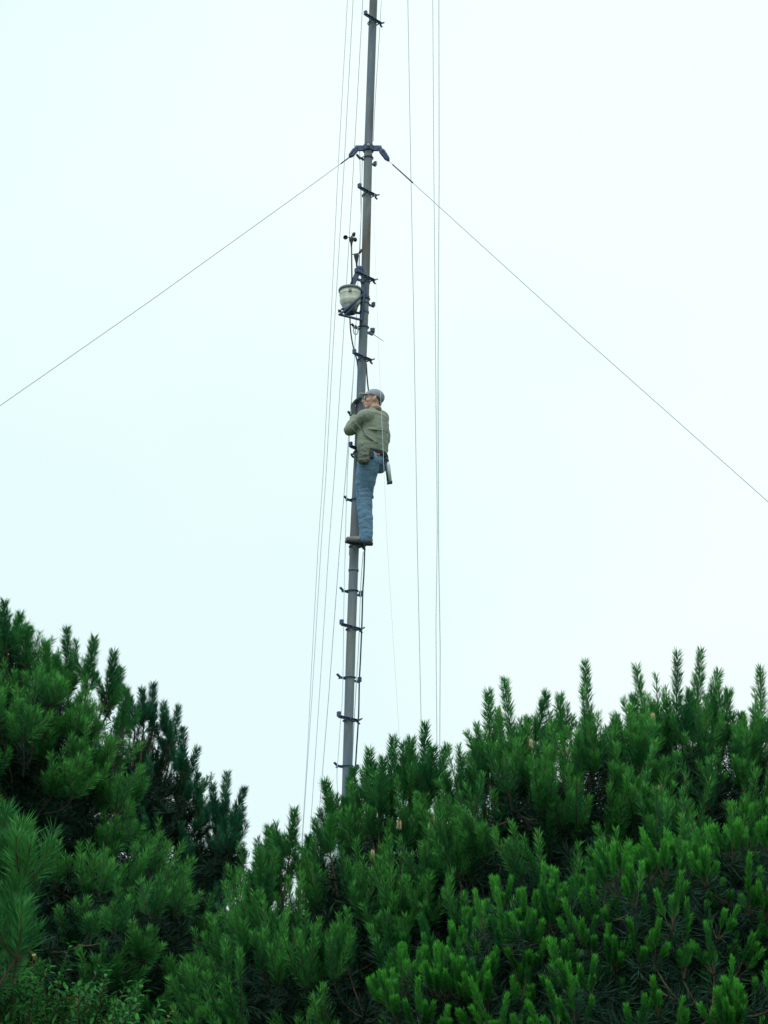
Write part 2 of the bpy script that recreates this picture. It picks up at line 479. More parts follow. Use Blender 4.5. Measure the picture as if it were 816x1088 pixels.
strand('halyard', [(405.2, 0), (403, 40), (401, 70), (398, 120), (396.6, 150)], 0.07, 0.004, M_wire_pale, 'faint light line beside the mast above the guy collar', 'rope')
strand('halyard', [(384.9, 168), (384.3, 200), (383.4, 240), (381.5, 290)], 0.06, 0.004, M_wire_pale, 'faint light line down the left edge of the mast below the guy collar', 'rope')
strand('halyard', [(378, 345), (376, 390), (373.5, 430), (371, 470), (369, 500), (368.5, 520), (367.2, 560), (366.6, 590), (365.4, 640), (364.8, 690), (363.8, 740), (361.5, 770), (359.6, 800), (358.0, 822), (358.6, 850), (358, 900), (352, 1090)],
       -0.03, 0.0042, M_wire_pale, 'loose pale line wandering down the left side of the mast', 'rope')
strand('halyard', [(386, 586), (383.5, 620), (381.3, 680), (379, 720), (376.4, 765), (374, 820), (370, 920), (365, 1080)], 0.05, 0.0045, M_wire_pale,
       'thin pale line between the mast and the dark cable', 'rope')

# ------------------------------------------------------------------ weather instruments
YI = D - 0.05
def P(px, py, dY=0.0): return at(px, py, YI + dY)
# bracket
br = empty('instrument_bracket', P(384, 335, 0.05), 'dark steel bracket with a slatted shelf carrying the white gauge, bolted to the mast', 'bracket')
bm = bmesh.new()
def bar(bm, a, b, w=0.018, t=0.006):
    d = b - a; u, v = frame_of(d)
    box(bm, (a + b) / 2, (d / 2, u * w, v * t))
for dy in (-0.09, 0.09):
    bar(bm, P(386, 313, dy), P(361.5, 334, dy - 0.02), 0.018, 0.008)         # diagonal struts
    bar(bm, P(360, 334, dy), P(384, 340, dy), 0.016, 0.008)                  # shelf rails
    bar(bm, P(377, 325, dy), P(366, 335, dy), 0.012, 0.007)
bar(bm, P(361, 330, -0.1), P(361, 331, 0.1), 0.02, 0.012)
fin('strut', bm, M_steel, br, False)
bm = bmesh.new()
for f in (0.05, 0.32, 0.6, 0.9):
    a = P(360, 334, -0.12).lerp(P(384, 340, -0.12), f); b = P(360, 334, 0.12).lerp(P(384, 340, 0.12), f)
    bar(bm, a, b, 0.02, 0.006)
bar(bm, P(363, 328, -0.09), P(382, 333, 0.05), 0.014, 0.008)
bar(bm, P(366, 333, 0), P(380, 325, 0), 0.016, 0.008)
fin('shelf', bm, M_steel, br, False)
bm = bmesh.new()
for py in (300, 316, 332):
    cc = mast_at(py); tube(bm, [cc - Z * 0.012, cc + Z * 0.012], RM + 0.006, 20)
bar(bm, P(388.5, 303), P(384, 341), 0.03, 0.008)
fin('clamp_band', bm, M_steel, br, False)
bm = bmesh.new()                                # slanting arm to the wind sensors
bar(bm, P(382.5, 284), P(373, 306), 0.022, 0.026)
bar(bm, P(383, 285), P(386, 300), 0.018, 0.014)
bar(bm, P(378, 296), P(386, 299), 0.012, 0.012)
ell(bm, P(382, 285), (X * 0.035, Y_ * 0.03, Z * 0.03))
fin('arm', bm, M_steel, br, False)

# white gauge (tapered bucket with a lid rim)
gc = P(372, 326.0, 0.0)
zt = P(372, 307.5, 0.0).z; zb = gc.z
gauge = empty('rain_gauge', gc, 'off-white tapered bucket-shaped weather gauge sitting on the mast bracket', 'rain gauge')
H = zt - zb
prof = [(0.0, 0.06), (0.004, 0.090), (0.03, 0.104), (0.055, 0.116), (0.065, 0.118), (H * 0.62, 0.116), (H * 0.64, 0.119), (H * 0.68, 0.119), (H * 0.7, 0.116), (H - 0.03, 0.120)]
bm = bmesh.new()
loft(bm, [(gc + Z * z, X * r, Y_ * r) for z, r in prof], 32)
fin('bucket', bm, M_white, gauge)
bm = bmesh.new()
loft(bm, [(gc + Z * z, X * r, Y_ * r) for z, r in [(H - 0.032, 0.121), (H - 0.03, 0.131), (H - 0.008, 0.133), (H, 0.128), (H, 0.118), (H - 0.01, 0.112)]], 32)
fin('lid_rim', bm, M_grey, gauge)
bm = bmesh.new()
loft(bm, [(gc + Z * (H * 0.655), X * 0.1205, Y_ * 0.1205), (gc + Z * (H * 0.665), X * 0.1205, Y_ * 0.1205)], 32)
box(bm, gc + Z * H * 0.66 - Y_ * 0.122, (X * 0.018, Y_ * 0.008, Z * 0.018), 0.003)
fin('clamp_strip', bm, M_grey, gauge)
bm = bmesh.new()
loft(bm, [(gc + Z * z, X * r, Y_ * r) for z, r in [(-0.075, 0.05), (-0.075, 0.07), (0.0, 0.09), (0.0, 0.05)]], 24)
fin('base_ring', bm, M_grey, gauge)

# anemometer
ab = P(374, 303, -0.02); at_ = P(373.4, 257, -0.02)
an = empty('anemometer', ab, 'small three-cup anemometer on a thin rod above the white gauge', 'anemometer')
bm = bmesh.new(); tube(bm, [ab, at_], 0.008, 8); fin('rod', bm, M_darkp, an)
bm = bmesh.new(); loft(bm, [(at_ + Z * z, X * r, Y_ * r) for z, r in [(-0.06, 0.008), (-0.02, 0.012), (0.02, 0.026), (0.05, 0.028), (0.055, 0.01), (0.075, 0.008)]], 16)
fin('hub', bm, M_darkp, an)
hubc = at_ + Z * 0.06
cups = []
for k in range(3):
    a = math.radians(176 + 120 * k)
    dirn = Vector((math.cos(a), math.sin(a), 0)); tn = Vector((-math.sin(a), math.cos(a), 0))
    cp = hubc + dirn * 0.068
    bm = bmesh.new()
    tube(bm, [hubc, cp], 0.004, 6)
    M = Matrix((tn.cross(Z) * 0.027, Z * 0.027, tn * 0.024)).transposed().to_4x4(); M.translation = cp
    bmesh.ops.create_uvsphere(bm, u_segments=16, v_segments=10, radius=1.0, matrix=M)
    bmesh.ops.delete(bm, geom=[v for v in bm.verts if (v.co - cp).dot(tn) > 0.012], context='VERTS')
    o = fin('cup', bm, M_darkp, an)
    so_ = o.modifiers.new('s', 'SOLIDIFY'); so_.thickness = 0.003
# wind vane
vb = P(379.2, 286, 0.03); vt = P(378.6, 272, 0.03)
va = empty('wind_vane', vb, 'small dark cone-shaped wind sensor with a short vane, close to the mast', 'wind vane')
bm = bmesh.new(); loft(bm, [(vb.lerp(vt, t), X * r, Y_ * r) for t, r in [(0, 0.008), (0.45, 0.011), (0.75, 0.021), (1.0, 0.029), (1.12, 0.028), (1.16, 0.01)]], 16)
fin('housing', bm, M_darkp, va)
bm = bmesh.new(); tube(bm, [vt + Z * 0.02 - X * 0.05, vt + Z * 0.035 + X * 0.03], 0.005, 6)
box(bm, P(383.2, 267, 0.03), (Vector((0.5, 0, 0.9)).normalized() * 0.032, X * 0.015, Y_ * 0.004))
fin('vane', bm, M_darkp, va)
# whip sensor on the lower step
wb = at(394, 349, D + 0.04)
wh = empty('whip_antenna', wb, 'short thin whip with a small box, sticking out right of the mast below the gauge', 'antenna')
bm = bmesh.new(); box(bm, at(395.8, 351, D + 0.04), (X * 0.026, Y_ * 0.02, Z * 0.024), 0.004); fin('box', bm, M_steel, wh)
bm = bmesh.new(); tube(bm, [at(392, 352, D + 0.04), at(407.5, 362.5, D - 0.05)], [0.006, 0.003], 6); fin('rod', bm, M_galv, wh)
# coil of light line under the bracket
bm = bmesh.new()
cc = at(378, 351, D - 0.04); pts = []
for k in range(46):
    a = k / 15 * 2 * math.pi
    pts.append(cc + Vector((math.cos(a) * 0.026 + 0.004 * math.sin(k * 0.31), 0.012 * math.sin(a * 0.5) - 0.01, math.sin(a) * 0.055)))
tube(bm, pts, 0.0035, 5)
o = fin('rope_coil', bm, M_wire_pale); tag(o, 'small hanging coil of pale line on the mast step below the gauge', 'rope')

# ------------------------------------------------------------------ the climber
YM = D
def B(px, py, dY): return at(px, py, YM + dY)
Fb = Vector((-0.66, 0.75, 0)).normalized()       # the torso faces the mast: left and away
Lb = Vector((-Fb.y, Fb.x, 0))                    # his left: towards the camera
pel = B(395.5, 489, -0.20)
person = None
def spline(pts, radii, k=6):
    o, r = [], []
    for i in range(len(pts) - 1):
        p0, p1, p2, p3 = pts[max(i - 1, 0)], pts[i], pts[i + 1], pts[min(i + 2, len(pts) - 1)]
        for j in range(k):
            t = j / k
            o.append(0.5 * ((2 * p1) + (p2 - p0) * t + (2 * p0 - 5 * p1 + 4 * p2 - p3) * t * t + (3 * p1 - 3 * p2 + p3 - p0) * t ** 3))
            r.append(radii[i] + (radii[i + 1] - radii[i]) * t)
    o.append(pts[-1]); r.append(radii[-1])
    return o, r
def limb(bm, pts, radii, n=14):
    o, r = spline(pts, radii)
    tube(bm, o, r, n)
    for p, q in ((o[0], r[0]), (o[-1], r[-1])):
        ell(bm, p, (X * q, Y_ * q, Z * q), 12, 8)

shL, shR = B(387.5, 442.5, -0.345), B(406.0, 444, -0.10)
elL, elR = B(371.5, 457, -0.20), B(404, 462, 0.16)
wrL, wrR = B(377.2, 444, -0.095), B(389, 452, 0.16)
hipL, hipR = pel + Lb * 0.09 - Z * 0.03, pel - Lb * 0.075 - Z * 0.01
knL, knR = B(387.0, 524, -0.18), B(385, 490, 0.22)
anL, anR = B(388.3, 567, -0.16), B(391, 519.5, 0.13)
tors = [  # row, px, half width, half depth
    (434, 398.5, 0.065, 0.065), (438, 398.0, 0.10, 0.075), (442, 397.8, 0.165, 0.098), (448, 397.3, 0.195, 0.118), (458, 396.8, 0.20, 0.132),
    (468, 396.2, 0.195, 0.135), (476, 395.6, 0.19, 0.132), (482, 395.6, 0.182, 0.126)]
neckB, headC = B(398.5, 437, -0.2), B(396.6, 424.8, -0.2)

# head frame
FH = Vector((-0.97, -0.06, 0.10)).normalized()
LH = Z.cross(FH).normalized()
UH = FH.cross(LH).normalized()
def Hd(f, l, u): return headC + FH * f + LH * l + UH * u

def grip(bm, centre, sgn, a0, infl=0.0):
    """a hand closed round the pole: palm at angle a0, four fingers one way, thumb the other"""
    def pole(a, z, r): return centre + Vector((math.cos(a) * r, math.sin(a) * r, 0)) + Z * z
    r0 = RM + 0.012 + infl
    ell(bm, pole(a0, 0.0, r0 + 0.012), (Vector((math.cos(a0), math.sin(a0), 0)) * (0.017 + infl), Vector((-math.sin(a0), math.cos(a0), 0)) * 0.038, Z * 0.044))
    for i, (zz, span) in enumerate(((0.036, 1.9), (0.013, 2.15), (-0.010, 2.05), (-0.031, 1.7))):
        pts = [pole(a0 + sgn * (0.45 + span * k / 6), zz + 0.002 * k, r0 + (0.004 if k in (2, 4) else 0)) for k in range(7)]
        limb(bm, pts, [0.0105 + infl, 0.0105 + infl, 0.0098 + infl, 0.0095 + infl, 0.009 + infl, 0.0085 + infl, 0.008 + infl], 8)
    pts = [pole(a0 - sgn * (0.25 + 1.0 * k / 4), 0.03 + 0.012 * k, r0 + 0.004) for k in range(5)]
    limb(bm, pts, [0.014 + infl, 0.013 + infl, 0.012 + infl, 0.011 + infl, 0.0095 + infl], 8)
    return pole(a0, 0, r0 + 0.014)
gL_c, gR_c = mast_at(432.5), mast_at(447)
aL, aR = math.radians(200), math.radians(20)

bm = bmesh.new()
U0 = Z
loft(bm, [(B(px, py, -0.2), Lb * (w - 0.035), Fb * (d_ - 0.03)) for py, px, w, d_ in reversed(tors[2:])], 20)
ell(bm, pel, (Lb * 0.14, Fb * 0.10, Z * 0.10))
limb(bm, [B(398, 446, -0.2), neckB, Hd(-0.02, 0, -0.05)], [0.075, 0.058, 0.055])
# head
ell(bm, Hd(-0.008, 0, 0.015), (FH * 0.094, LH * 0.074, UH * 0.098), 24, 16)
ell(bm, Hd(0.035, 0, -0.045), (FH * 0.055, LH * 0.052, UH * 0.062), 20, 12)
ell(bm, Hd(0.06, 0, -0.092), (FH * 0.026, LH * 0.03, UH * 0.022), 14, 10)          # chin
ell(bm, Hd(0.075, 0, 0.018), (FH * 0.018, LH * 0.055, UH * 0.014), 14, 8)          # brow
limb(bm, [Hd(0.082, 0, 0.005), Hd(0.098, 0, -0.018), Hd(0.108, 0, -0.034)], [0.009, 0.012, 0.015])   # nose
ell(bm, Hd(0.09, 0, -0.062), (FH * 0.011, LH * 0.024, UH * 0.006), 12, 8)          # lips
ell(bm, Hd(0.088, 0, -0.072), (FH * 0.011, LH * 0.021, UH * 0.006), 12, 8)
for s in (-1, 1):
    ell(bm, Hd(0.055, s * 0.042, -0.028), (FH * 0.028, LH * 0.02, UH * 0.024), 12, 8)   # cheek
    ell(bm, Hd(-0.012, s * 0.078, -0.012), (FH * 0.018, LH * 0.009, UH * 0.032), 12, 8)  # ear
    ell(bm, Hd(-0.018, s * 0.085, -0.004), (FH * 0.016, LH * 0.006, UH * 0.024), 12, 8)
# arms and hands
for sh, el_, wr, gc_, aa, sg in ((shL, elL, wrL, gL_c, aL, -1), (shR, elR, wrR, gR_c, aR, -1)):
    limb(bm, [B(397.5, 446, -0.2).lerp(sh, 0.5), sh, sh.lerp(el_, 0.5), el_, el_.lerp(wr, 0.4), wr], [0.06, 0.058, 0.047, 0.038, 0.040, 0.027])
    pp = grip(bm, gc_, sg, aa, -0.003 if sh is shL else 0.0)
    limb(bm, [wr, wr.lerp(pp, 0.6), pp], [0.026, 0.022, 0.019])
# legs and feet
for hp, kn, an_, fd in ((hipL, knL, anL, Vector((-1, 0.1, 0))), (hipR, knR, anR, Vector((-0.5, 0.86, 0)))):
    limb(bm, [hp, hp.lerp(kn, 0.5), kn, kn.lerp(an_, 0.35), an_], [0.072, 0.064, 0.050, 0.050, 0.036])
    limb(bm, [an_, an_ + fd * 0.05 - Z * 0.068, an_ + fd * 0.15 - Z * 0.078], [0.034, 0.026, 0.020])
person = remeshed('person', bm, M_skin, None, 0.0065, 2)
# move the origin to the feet
org = anL - Z * 0.11
person.data.transform(Matrix.Translation(-org)); person.location = org
tag(person, 'climber in olive jacket, blue jeans and grey-blue cap, hugging the mast on its steps', 'person')
person['kind'] = 'person'
del person['kind']

# eyes
for s in (-1, 1):
    bm = bmesh.new(); ell(bm, Hd(0.076, s * 0.031, -0.002), (FH * 0.011, LH * 0.012, UH * 0.009), 12, 8)
    fin('eye', bm, mat('eye', (0.5, 0.48, 0.45), 0.3), person)
# glasses
bm = bmesh.new()
for s in (-1, 1):
    pts = [Hd(0.096 - abs(math.cos(a)) * 0.004, s * (0.033 + 0.026 * math.cos(a)), -0.002 + 0.019 * math.sin(a)) for a in [2 * math.pi * k / 16 for k in range(17)]]
    tube(bm, pts, 0.0022, 6, False)
    tube(bm, [Hd(0.092, s * 0.059, 0.006), Hd(0.05, s * 0.079, 0.004), Hd(-0.01, s * 0.083, 0.006)], 0.0022, 6)
tube(bm, [Hd(0.097, -0.008, 0.0), Hd(0.097, 0.008, 0.0)], 0.0022, 6)
gl = fin('glasses', bm, M_grey, person)
bm = bmesh.new()
for s in (-1, 1):
    ell(bm, Hd(0.094, s * 0.033, -0.002), (FH * 0.007, LH * 0.027, UH * 0.018), 14, 8)
fin('lens', bm, M_lens, gl)
# hair at the nape and over the ear
bm = bmesh.new()
ell(bm, Hd(-0.045, 0, 0.02), (FH * 0.066, LH * 0.077, UH * 0.07), 20, 14)
ell(bm, Hd(-0.072, 0, -0.03), (FH * 0.026, LH * 0.050, UH * 0.036), 16, 10)
remeshed('hair', bm, M_hair, person, 0.007, 2, 0.003, 60)
# cap
bm = bmesh.new()
ell(bm, Hd(-0.012, 0, 0.035), (FH * 0.109, LH * 0.091, UH * 0.088), 32, 20)
bmesh.ops.bisect_plane(bm, geom=bm.verts[:] + bm.edges[:] + bm.faces[:], plane_co=Hd(0.0, 0, 0.0195), plane_no=(UH + FH * -0.32), clear_inner=False, clear_outer=False)
bmesh.ops.delete(bm, geom=[v for v in bm.verts if (v.co - Hd(0, 0, 0.020)).dot(UH * 1.0 + FH * -0.32) < -0.004], context='VERTS')
capo = fin('cap', bm, M_cap, person)
md = capo.modifiers.new('s', 'SOLIDIFY'); md.thickness = 0.004
bm = bmesh.new()
nU, nV = 12, 6
grid = []
for j in range(nV + 1):
    row = []
    for i in range(nU + 1):
        a = math.radians(-62 + 124 * i / nU)
        t = j / nV
        f = 0.088 * math.cos(a) * (1 + 0 * t) + 0.075 * t * math.cos(a * 0.9)
        l = 0.084 * math.sin(a) * (1 - 0.14 * t)
        row.append(bm.verts.new(Hd(f, l, 0.048 - 0.020 * (l / 0.08) ** 2 + 0.004 * t)))
    grid.append(row)
for j in range(nV):
    for i in range(nU):
        bm.faces.new((grid[j][i], grid[j][i + 1], grid[j + 1][i + 1], grid[j + 1][i]))
bo = fin('brim', bm, M_brim, capo)
md = bo.modifiers.new('s', 'SOLIDIFY'); md.thickness = 0.005
bm = bmesh.new(); ell(bm, Hd(-0.012, 0, 0.122), (FH * 0.009, LH * 0.009, UH * 0.004), 10, 6)
fin('cap_button', bm, M_cap, capo)

# jacket: torso and sleeves in one continuous skin with soft fold ridges
bm = bmesh.new()
rg = [(B(px, py, -0.2), Lb * w, Fb * d_) for py, px, w, d_ in tors]
hem = [(B(395.4, 485.5, -0.2) + Z * 0.0, Lb * 0.165, Fb * 0.118)]
loft(bm, list(reversed(rg + hem)), 28)
ell(bm, B(402.5, 462, -0.17), (Lb * 0.15, Fb * 0.10, Z * 0.17))                      # full, bloused back
ell(bm, B(404.5, 477, -0.17), (Lb * 0.10, Fb * 0.07, Z * 0.07))
ell(bm, B(398, 443, -0.2), (Lb * 0.185, Fb * 0.105, Z * 0.06))
limb(bm, [B(396, 446, -0.2).lerp(shL, 0.5), shL, shL.lerp(elL, 0.5) - Z * 0.012, elL, elL.lerp(wrL, 0.5), wrL], [0.085, 0.080, 0.078, 0.066, 0.058, 0.046])
limb(bm, [B(397, 446, -0.2).lerp(shR, 0.5), shR, shR.lerp(elR, 0.5), elR, elR.lerp(wrR, 0.5), wrR], [0.085, 0.078, 0.072, 0.064, 0.056, 0.046])
# folds
def ridge(a, b, r=0.014, off=0.0, sag=0.0):
    m_ = (a + b) / 2 - Z * sag
    limb(bm, [a, m_, b], [r * 0.6, r, r * 0.6], 8)
for (x0, y0, x1, y1, dy) in ((385, 459, 394, 467, -0.375), (387, 463, 401, 470, -0.36), (384, 471, 396, 476, -0.35), (392, 455, 404, 457, -0.37), (404, 457, 412, 461, -0.20),
                             (399, 475, 410, 479, -0.29), (374, 455, 380, 461, -0.31), (377, 449, 384, 457, -0.36), (388, 474, 392, 481, -0.35)):
    ridge(B(x0, y0, dy), B(x1, y1, dy + 0.02), 0.010, 0, 0.004)
jk = remeshed('jacket', bm, M_jacket, person, 0.0085, 4, 0.0055, 9)
# waistband of the jacket, cuffs, collar
bm = bmesh.new()
def ringtube(c, u, v, r, n=28, m=6):
    tube(bm, [c + u * math.cos(a) + v * math.sin(a) for a in [2 * math.pi * k / n for k in range(n + 1)]], r, m, False)
for dz in (0, 0.014, 0.028):
    ringtube(B(395.6, 484.5, -0.2) + Z * dz, Lb * 0.176, Fb * 0.126, 0.010)
fin('waistband', bm, M_trim, jk)
for wr, el_ in ((wrL, elL), (wrR, elR)):
    d = (wr - el_).normalized(); u, v = frame_of(d)
    bm = bmesh.new()
    for k in range(3): ringtube(wr + d * (0.002 + 0.01 * k), u * 0.040, v * 0.040, 0.007, 18)
    fin('cuff', bm, M_trim, jk)
bm = bmesh.new()
cu = (UH + Vector((0, 0, 1))).normalized()
loft(bm, [(B(398.2, 438.5, -0.2), Lb * 0.085, Fb * 0.08), (B(398.6, 434.2, -0.2), Lb * 0.072, Fb * 0.072), (B(398.7, 433.6, -0.2), Lb * 0.068, Fb * 0.066)], 24)
fin('collar', bm, mat('tan_collar', (0.16, 0.15, 0.09), 0.9, col2=(0.2, 0.18, 0.11)), jk)
bm = bmesh.new()
def surf(px, py, dyg=-0.6):
    """front surface point of the jacket on a ray from the camera side"""
    o_ = jk
    o = CAM; d = ray(px, py).normalized()
    mw = Matrix.Translation(person.location)
    ok, loc, nr, idx = o_.ray_cast(mw.inverted() @ o, d)
    return (loc + person.location - d * 0.001) if ok else None
for path in ([(384.2, 455), (387, 460), (391, 464.5), (396, 468), (402, 470.5)], [(396, 456.2), (401, 457), (406, 457.6), (411.5, 459.5)], [(389.5, 434.5), (387.2, 441), (385.2, 448), (383.8, 455)]):
    pts = [surf(*p) for p in path]; pts = [p for p in pts if p]
    if len(pts) > 1:
        o_, r_ = spline(pts, [0.004] * len(pts))
        tube(bm, o_, 0.0045, 6)
fin('seams_and_crease', bm, M_trim, jk)  # dark strips: jacket seams, plus the painted shade of one diagonal crease

# gloves
bm = bmesh.new()
for gc_, aa, wr in ((gL_c, aL, wrL), (gR_c, aR, wrR)):
    pp = grip(bm, gc_, -1, aa, 0.010)
    limb(bm, [wr + (pp - wr) * 0.12, wr.lerp(pp, 0.6), pp], [0.036, 0.030, 0.028])
    break
remeshed('glove', bm, M_glove, person, 0.005, 2)

# jeans
bm = bmesh.new()
ell(bm, pel - Z * 0.0, (Lb * 0.170, Fb * 0.132, Z * 0.125), 24, 16)
loft(bm, [(B(395.4, 493, -0.2), Lb * 0.160, Fb * 0.125), (B(395.6, 487, -0.2), Lb * 0.168, Fb * 0.122), (B(395.4, 480, -0.2), Lb * 0.155, Fb * 0.112)], 24)
ell(bm, B(401.2, 492.3, -0.16), (Lb * 0.135, Fb * 0.10, Z * 0.112), 20, 12)            # seat
limb(bm, [hipL - Fb * 0.02 + X * 0.02, hipL.lerp(knL, 0.5) + X * 0.012, knL, knL.lerp(anL, 0.4), anL + Z * 0.02 + X * 0.006, anL - Z * 0.045 + X * 0.002], [0.124, 0.116, 0.094, 0.084, 0.074, 0.076])
limb(bm, [hipR - Fb * 0.0, hipR.lerp(knR, 0.5), knR, knR.lerp(anR, 0.4), anR + Z * 0.02, anR - Z * 0.03], [0.112, 0.095, 0.080, 0.068, 0.062, 0.064])
for (x0, y0, x1, y1, dy) in ((380, 505, 393, 503, -0.29), (381, 514, 392, 509, -0.27), (379, 521, 392, 519, -0.26), (380, 530, 391, 526, -0.25), (382, 543, 393, 540, -0.23), (383, 553, 392, 550, -0.22),
                             (383, 562, 393, 559, -0.22), (384, 568, 393, 565, -0.22), (386, 497, 400, 499, -0.33), (390, 494, 405, 493, -0.30), (382, 535, 393, 536, -0.235)):
    ridge(B(x0, y0, dy), B(x1, y1, dy + 0.02), 0.008, 0, 0.006)
remeshed('jeans', bm, M_jeans, person, 0.0085, 3, 0.006, 9)

# boots
for an_, toe in ((anL, Vector((-1, 0.10, 0.10)).normalized()), (anR, Vector((-0.5, 0.86, 0.03)).normalized())):
    sd_ = toe.cross(Z).normalized(); tz = sd_.cross(toe).normalized()
    bt = an_ - Z * 0.075
    bm = bmesh.new()
    limb(bm, [an_ - Z * 0.0, bt - toe * 0.0], [0.048, 0.05])
    limb(bm, [bt - toe * 0.04, bt + toe * 0.06, bt + toe * 0.13, bt + toe * 0.185], [0.040, 0.042, 0.037, 0.030])
    bo = remeshed('boot', bm, M_boot, person, 0.006, 2, 0.003, 30)
    bm = bmesh.new()
    s0 = bt - tz * 0.034
    outl = [(-0.085, 0.0), (-0.07, 0.032), (-0.02, 0.036), (0.06, 0.040), (0.12, 0.045), (0.18, 0.036), (0.215, 0.014)]
    outl = outl + [(a, -b) for a, b in reversed(outl[1:])]
    lo = [bm.verts.new(s0 + toe * a + sd_ * b - tz * (0.014 if a < 0.0 else 0.006)) for a, b in outl]
    hi = [bm.verts.new(s0 + toe * a + sd_ * b + tz * 0.013) for a, b in outl]
    bm.faces.new(lo); bm.faces.new(list(reversed(hi)))
    for k in range(len(lo)): bm.faces.new((lo[k], lo[(k + 1) % len(lo)], hi[(k + 1) % len(lo)], hi[k]))
    fin('sole', bm, M_sole, bo, False)

# belt, pouch, red clip
bm = bmesh.new()
cb = B(395.6, 487.5, -0.2)
tilt = Fb * 0.0
for dz in np.linspace(-0.02, 0.02, 5):
    n_ = 32
    tube(bm, [cb + Z * dz + Lb * 0.182 * math.cos(a) + Fb * 0.142 * math.sin(a) + Z * (0.03 * -math.sin(a)) for a in [2 * math.pi * k / n_ for k in range(n_ + 1)]], 0.0065, 6, False)
fin('tool_belt', bm, M_belt, person)
bm = bmesh.new()
pc = B(386.5, 484.5, -0.39)
# pouch hangs on his left hip, wide at the bottom
pu, pv = (Lb * -0.3 + X * 0.9).normalized(), (Lb + Fb * 0.2).normalized()
pu = Fb.lerp(-X, 0.5).normalized(); pv = Z.cross(pu).normalized()
loft(bm, [(pc + Z * z + pu * o_, pu * a, pv * b) for z, a, b, o_ in ((-0.088, 0.03, 0.02, 0.0), (-0.083, 0.055, 0.034, 0.0), (-0.05, 0.070, 0.044, 0.0), (0.0, 0.070, 0.042, 0.0), (0.045, 0.064, 0.036, 0), (0.07, 0.058, 0.03, 0), (0.076, 0.03, 0.02, 0))], 20)
po = remeshed('tool_pouch', bm, M_pouch, person, 0.006, 2, 0.007, 22)
bm = bmesh.new()
loft(bm, [(pc + Z * z + pv * o_, pu * a, pv * b) for z, a, b, o_ in ((0.0, 0.045, 0.012, -0.036), (0.01, 0.066, 0.02, -0.03), (0.05, 0.068, 0.032, -0.012), (0.083, 0.062, 0.03, -0.002), (0.088, 0.04, 0.02, 0))], 20)
fin('flap', bm, M_pouch, po)
bm = bmesh.new()
q = B(394, 482.5, -0.385)
loft(bm, [(q + Z * z, X * a, Y_ * b) for z, a, b in ((-0.055, 0.018, 0.015), (-0.05, 0.032, 0.024), (0.03, 0.036, 0.026), (0.036, 0.02, 0.015))], 16)
remeshed('side_pouch', bm, M_belt, person, 0.006, 2, 0.004, 22)
bm = bmesh.new(); ell(bm, B(401.8, 483.2, -0.345), (X * 0.019, Y_ * 0.012, Z * 0.014), 12, 8); fin('red_clip', bm, M_red, person)
# safety strap round the mast
bm = bmesh.new()
mc = mast_at(484)
pts = [cb + Lb * 0.182 + Z * 0.0, B(381, 484, -0.30), mc + Vector((-0.075, -0.04, 0.0)), mc + Vector((-0.05, 0.055, 0.0)), mc + Vector((0.04, 0.07, 0)), cb - Lb * 0.180]
o_, r_ = spline(pts, [0.011] * 6)
tube(bm, o_, 0.011, 8)
fin('safety_strap', bm, M_belt, person)

# tool sheath hanging behind the belt
tS = B(409.4, 485, -0.22)
sh_ = empty('tool_sheath', tS, 'slim pale tube with a dark edge and foot hanging behind the climber belt', 'tool')
bm = bmesh.new()
tube(bm, [B(407.5, 484, -0.22), B(410, 488, -0.24), B(411.6, 492, -0.24)], [0.016, 0.022, 0.016], 8)
ell(bm, B(411, 489.5, -0.24), (X * 0.024, Y_ * 0.018, Z * 0.03))
fin('hanger', bm, M_belt, sh_)
bm = bmesh.new()
tube(bm, [B(412.2, 491, -0.24), B(412.6, 495, -0.24), B(414.4, 512, -0.24)], [0.015, 0.021, 0.021], 14)
fin('tube', bm, mat('pale_tube', (0.5, 0.6, 0.6), 0.4), sh_)
bm = bmesh.new()
tube(bm, [B(409.8, 490, -0.25), B(410.4, 499, -0.25), B(412.2, 512.5, -0.25)], [0.010, 0.009, 0.011], 8)
u_ = (B(416.8, 512.2, -0.24) - B(411.2, 513, -0.24))
box(bm, B(414.0, 512.9, -0.24), (u_ * 0.52, Y_ * 0.025, Z * 0.010), 0.003)
fin('edge', bm, M_coax, sh_)

# ------------------------------------------------------------------ pale hut behind the pines
hb = at(341.2, 897, 24.0); ht_ = at(341.2, 874.2, 24.0)
hx, hy, hz = hb.x, 24.0, ht_.z
hut = empty('hut', (hx + 1.6, hy + 1.4, 0), 'pale grey hut corner glimpsed behind the pine left of the mast foot', 'hut')
bm = bmesh.new(); box(bm, Vector((hx + 1.6, hy + 1.4, hz / 2 - 0.05)), (X * 1.6, Y_ * 1.4, Z * (hz / 2 - 0.05)), 0.01)
fin('wall', bm, M_wall, hut, False)
bm = bmesh.new(); box(bm, Vector((hx + 1.62, hy + 1.38, hz - 0.06)), ((X + Z * -0.02) * 1.68, Y_ * 1.5, Z * 0.06), 0.01)
fin('roof', bm, M_roof, hut, False)
bm = bmesh.new(); box(bm, Vector((hx + 1.0, hy - 0.025, 1.05)), (X * 0.45, Y_ * 0.02, Z * 1.02), 0.01)
dr = fin('door', bm, M_door, hut, False)
bm = bmesh.new(); box(bm, Vector((hx + 1.35, hy - 0.065, 1.0)), (X * 0.05, Y_ * 0.018, Z * 0.015), 0.004)
fin('handle', bm, M_galv, dr, False)
bm = bmesh.new(); box(bm, Vector((hx + 2.3, hy - 0.02, 1.6)), (X * 0.4, Y_ * 0.018, Z * 0.35), 0.01)
fin('window', bm, mat('dark_glass', (0.03, 0.04, 0.05), 0.1, 0, 0.6), hut, False)

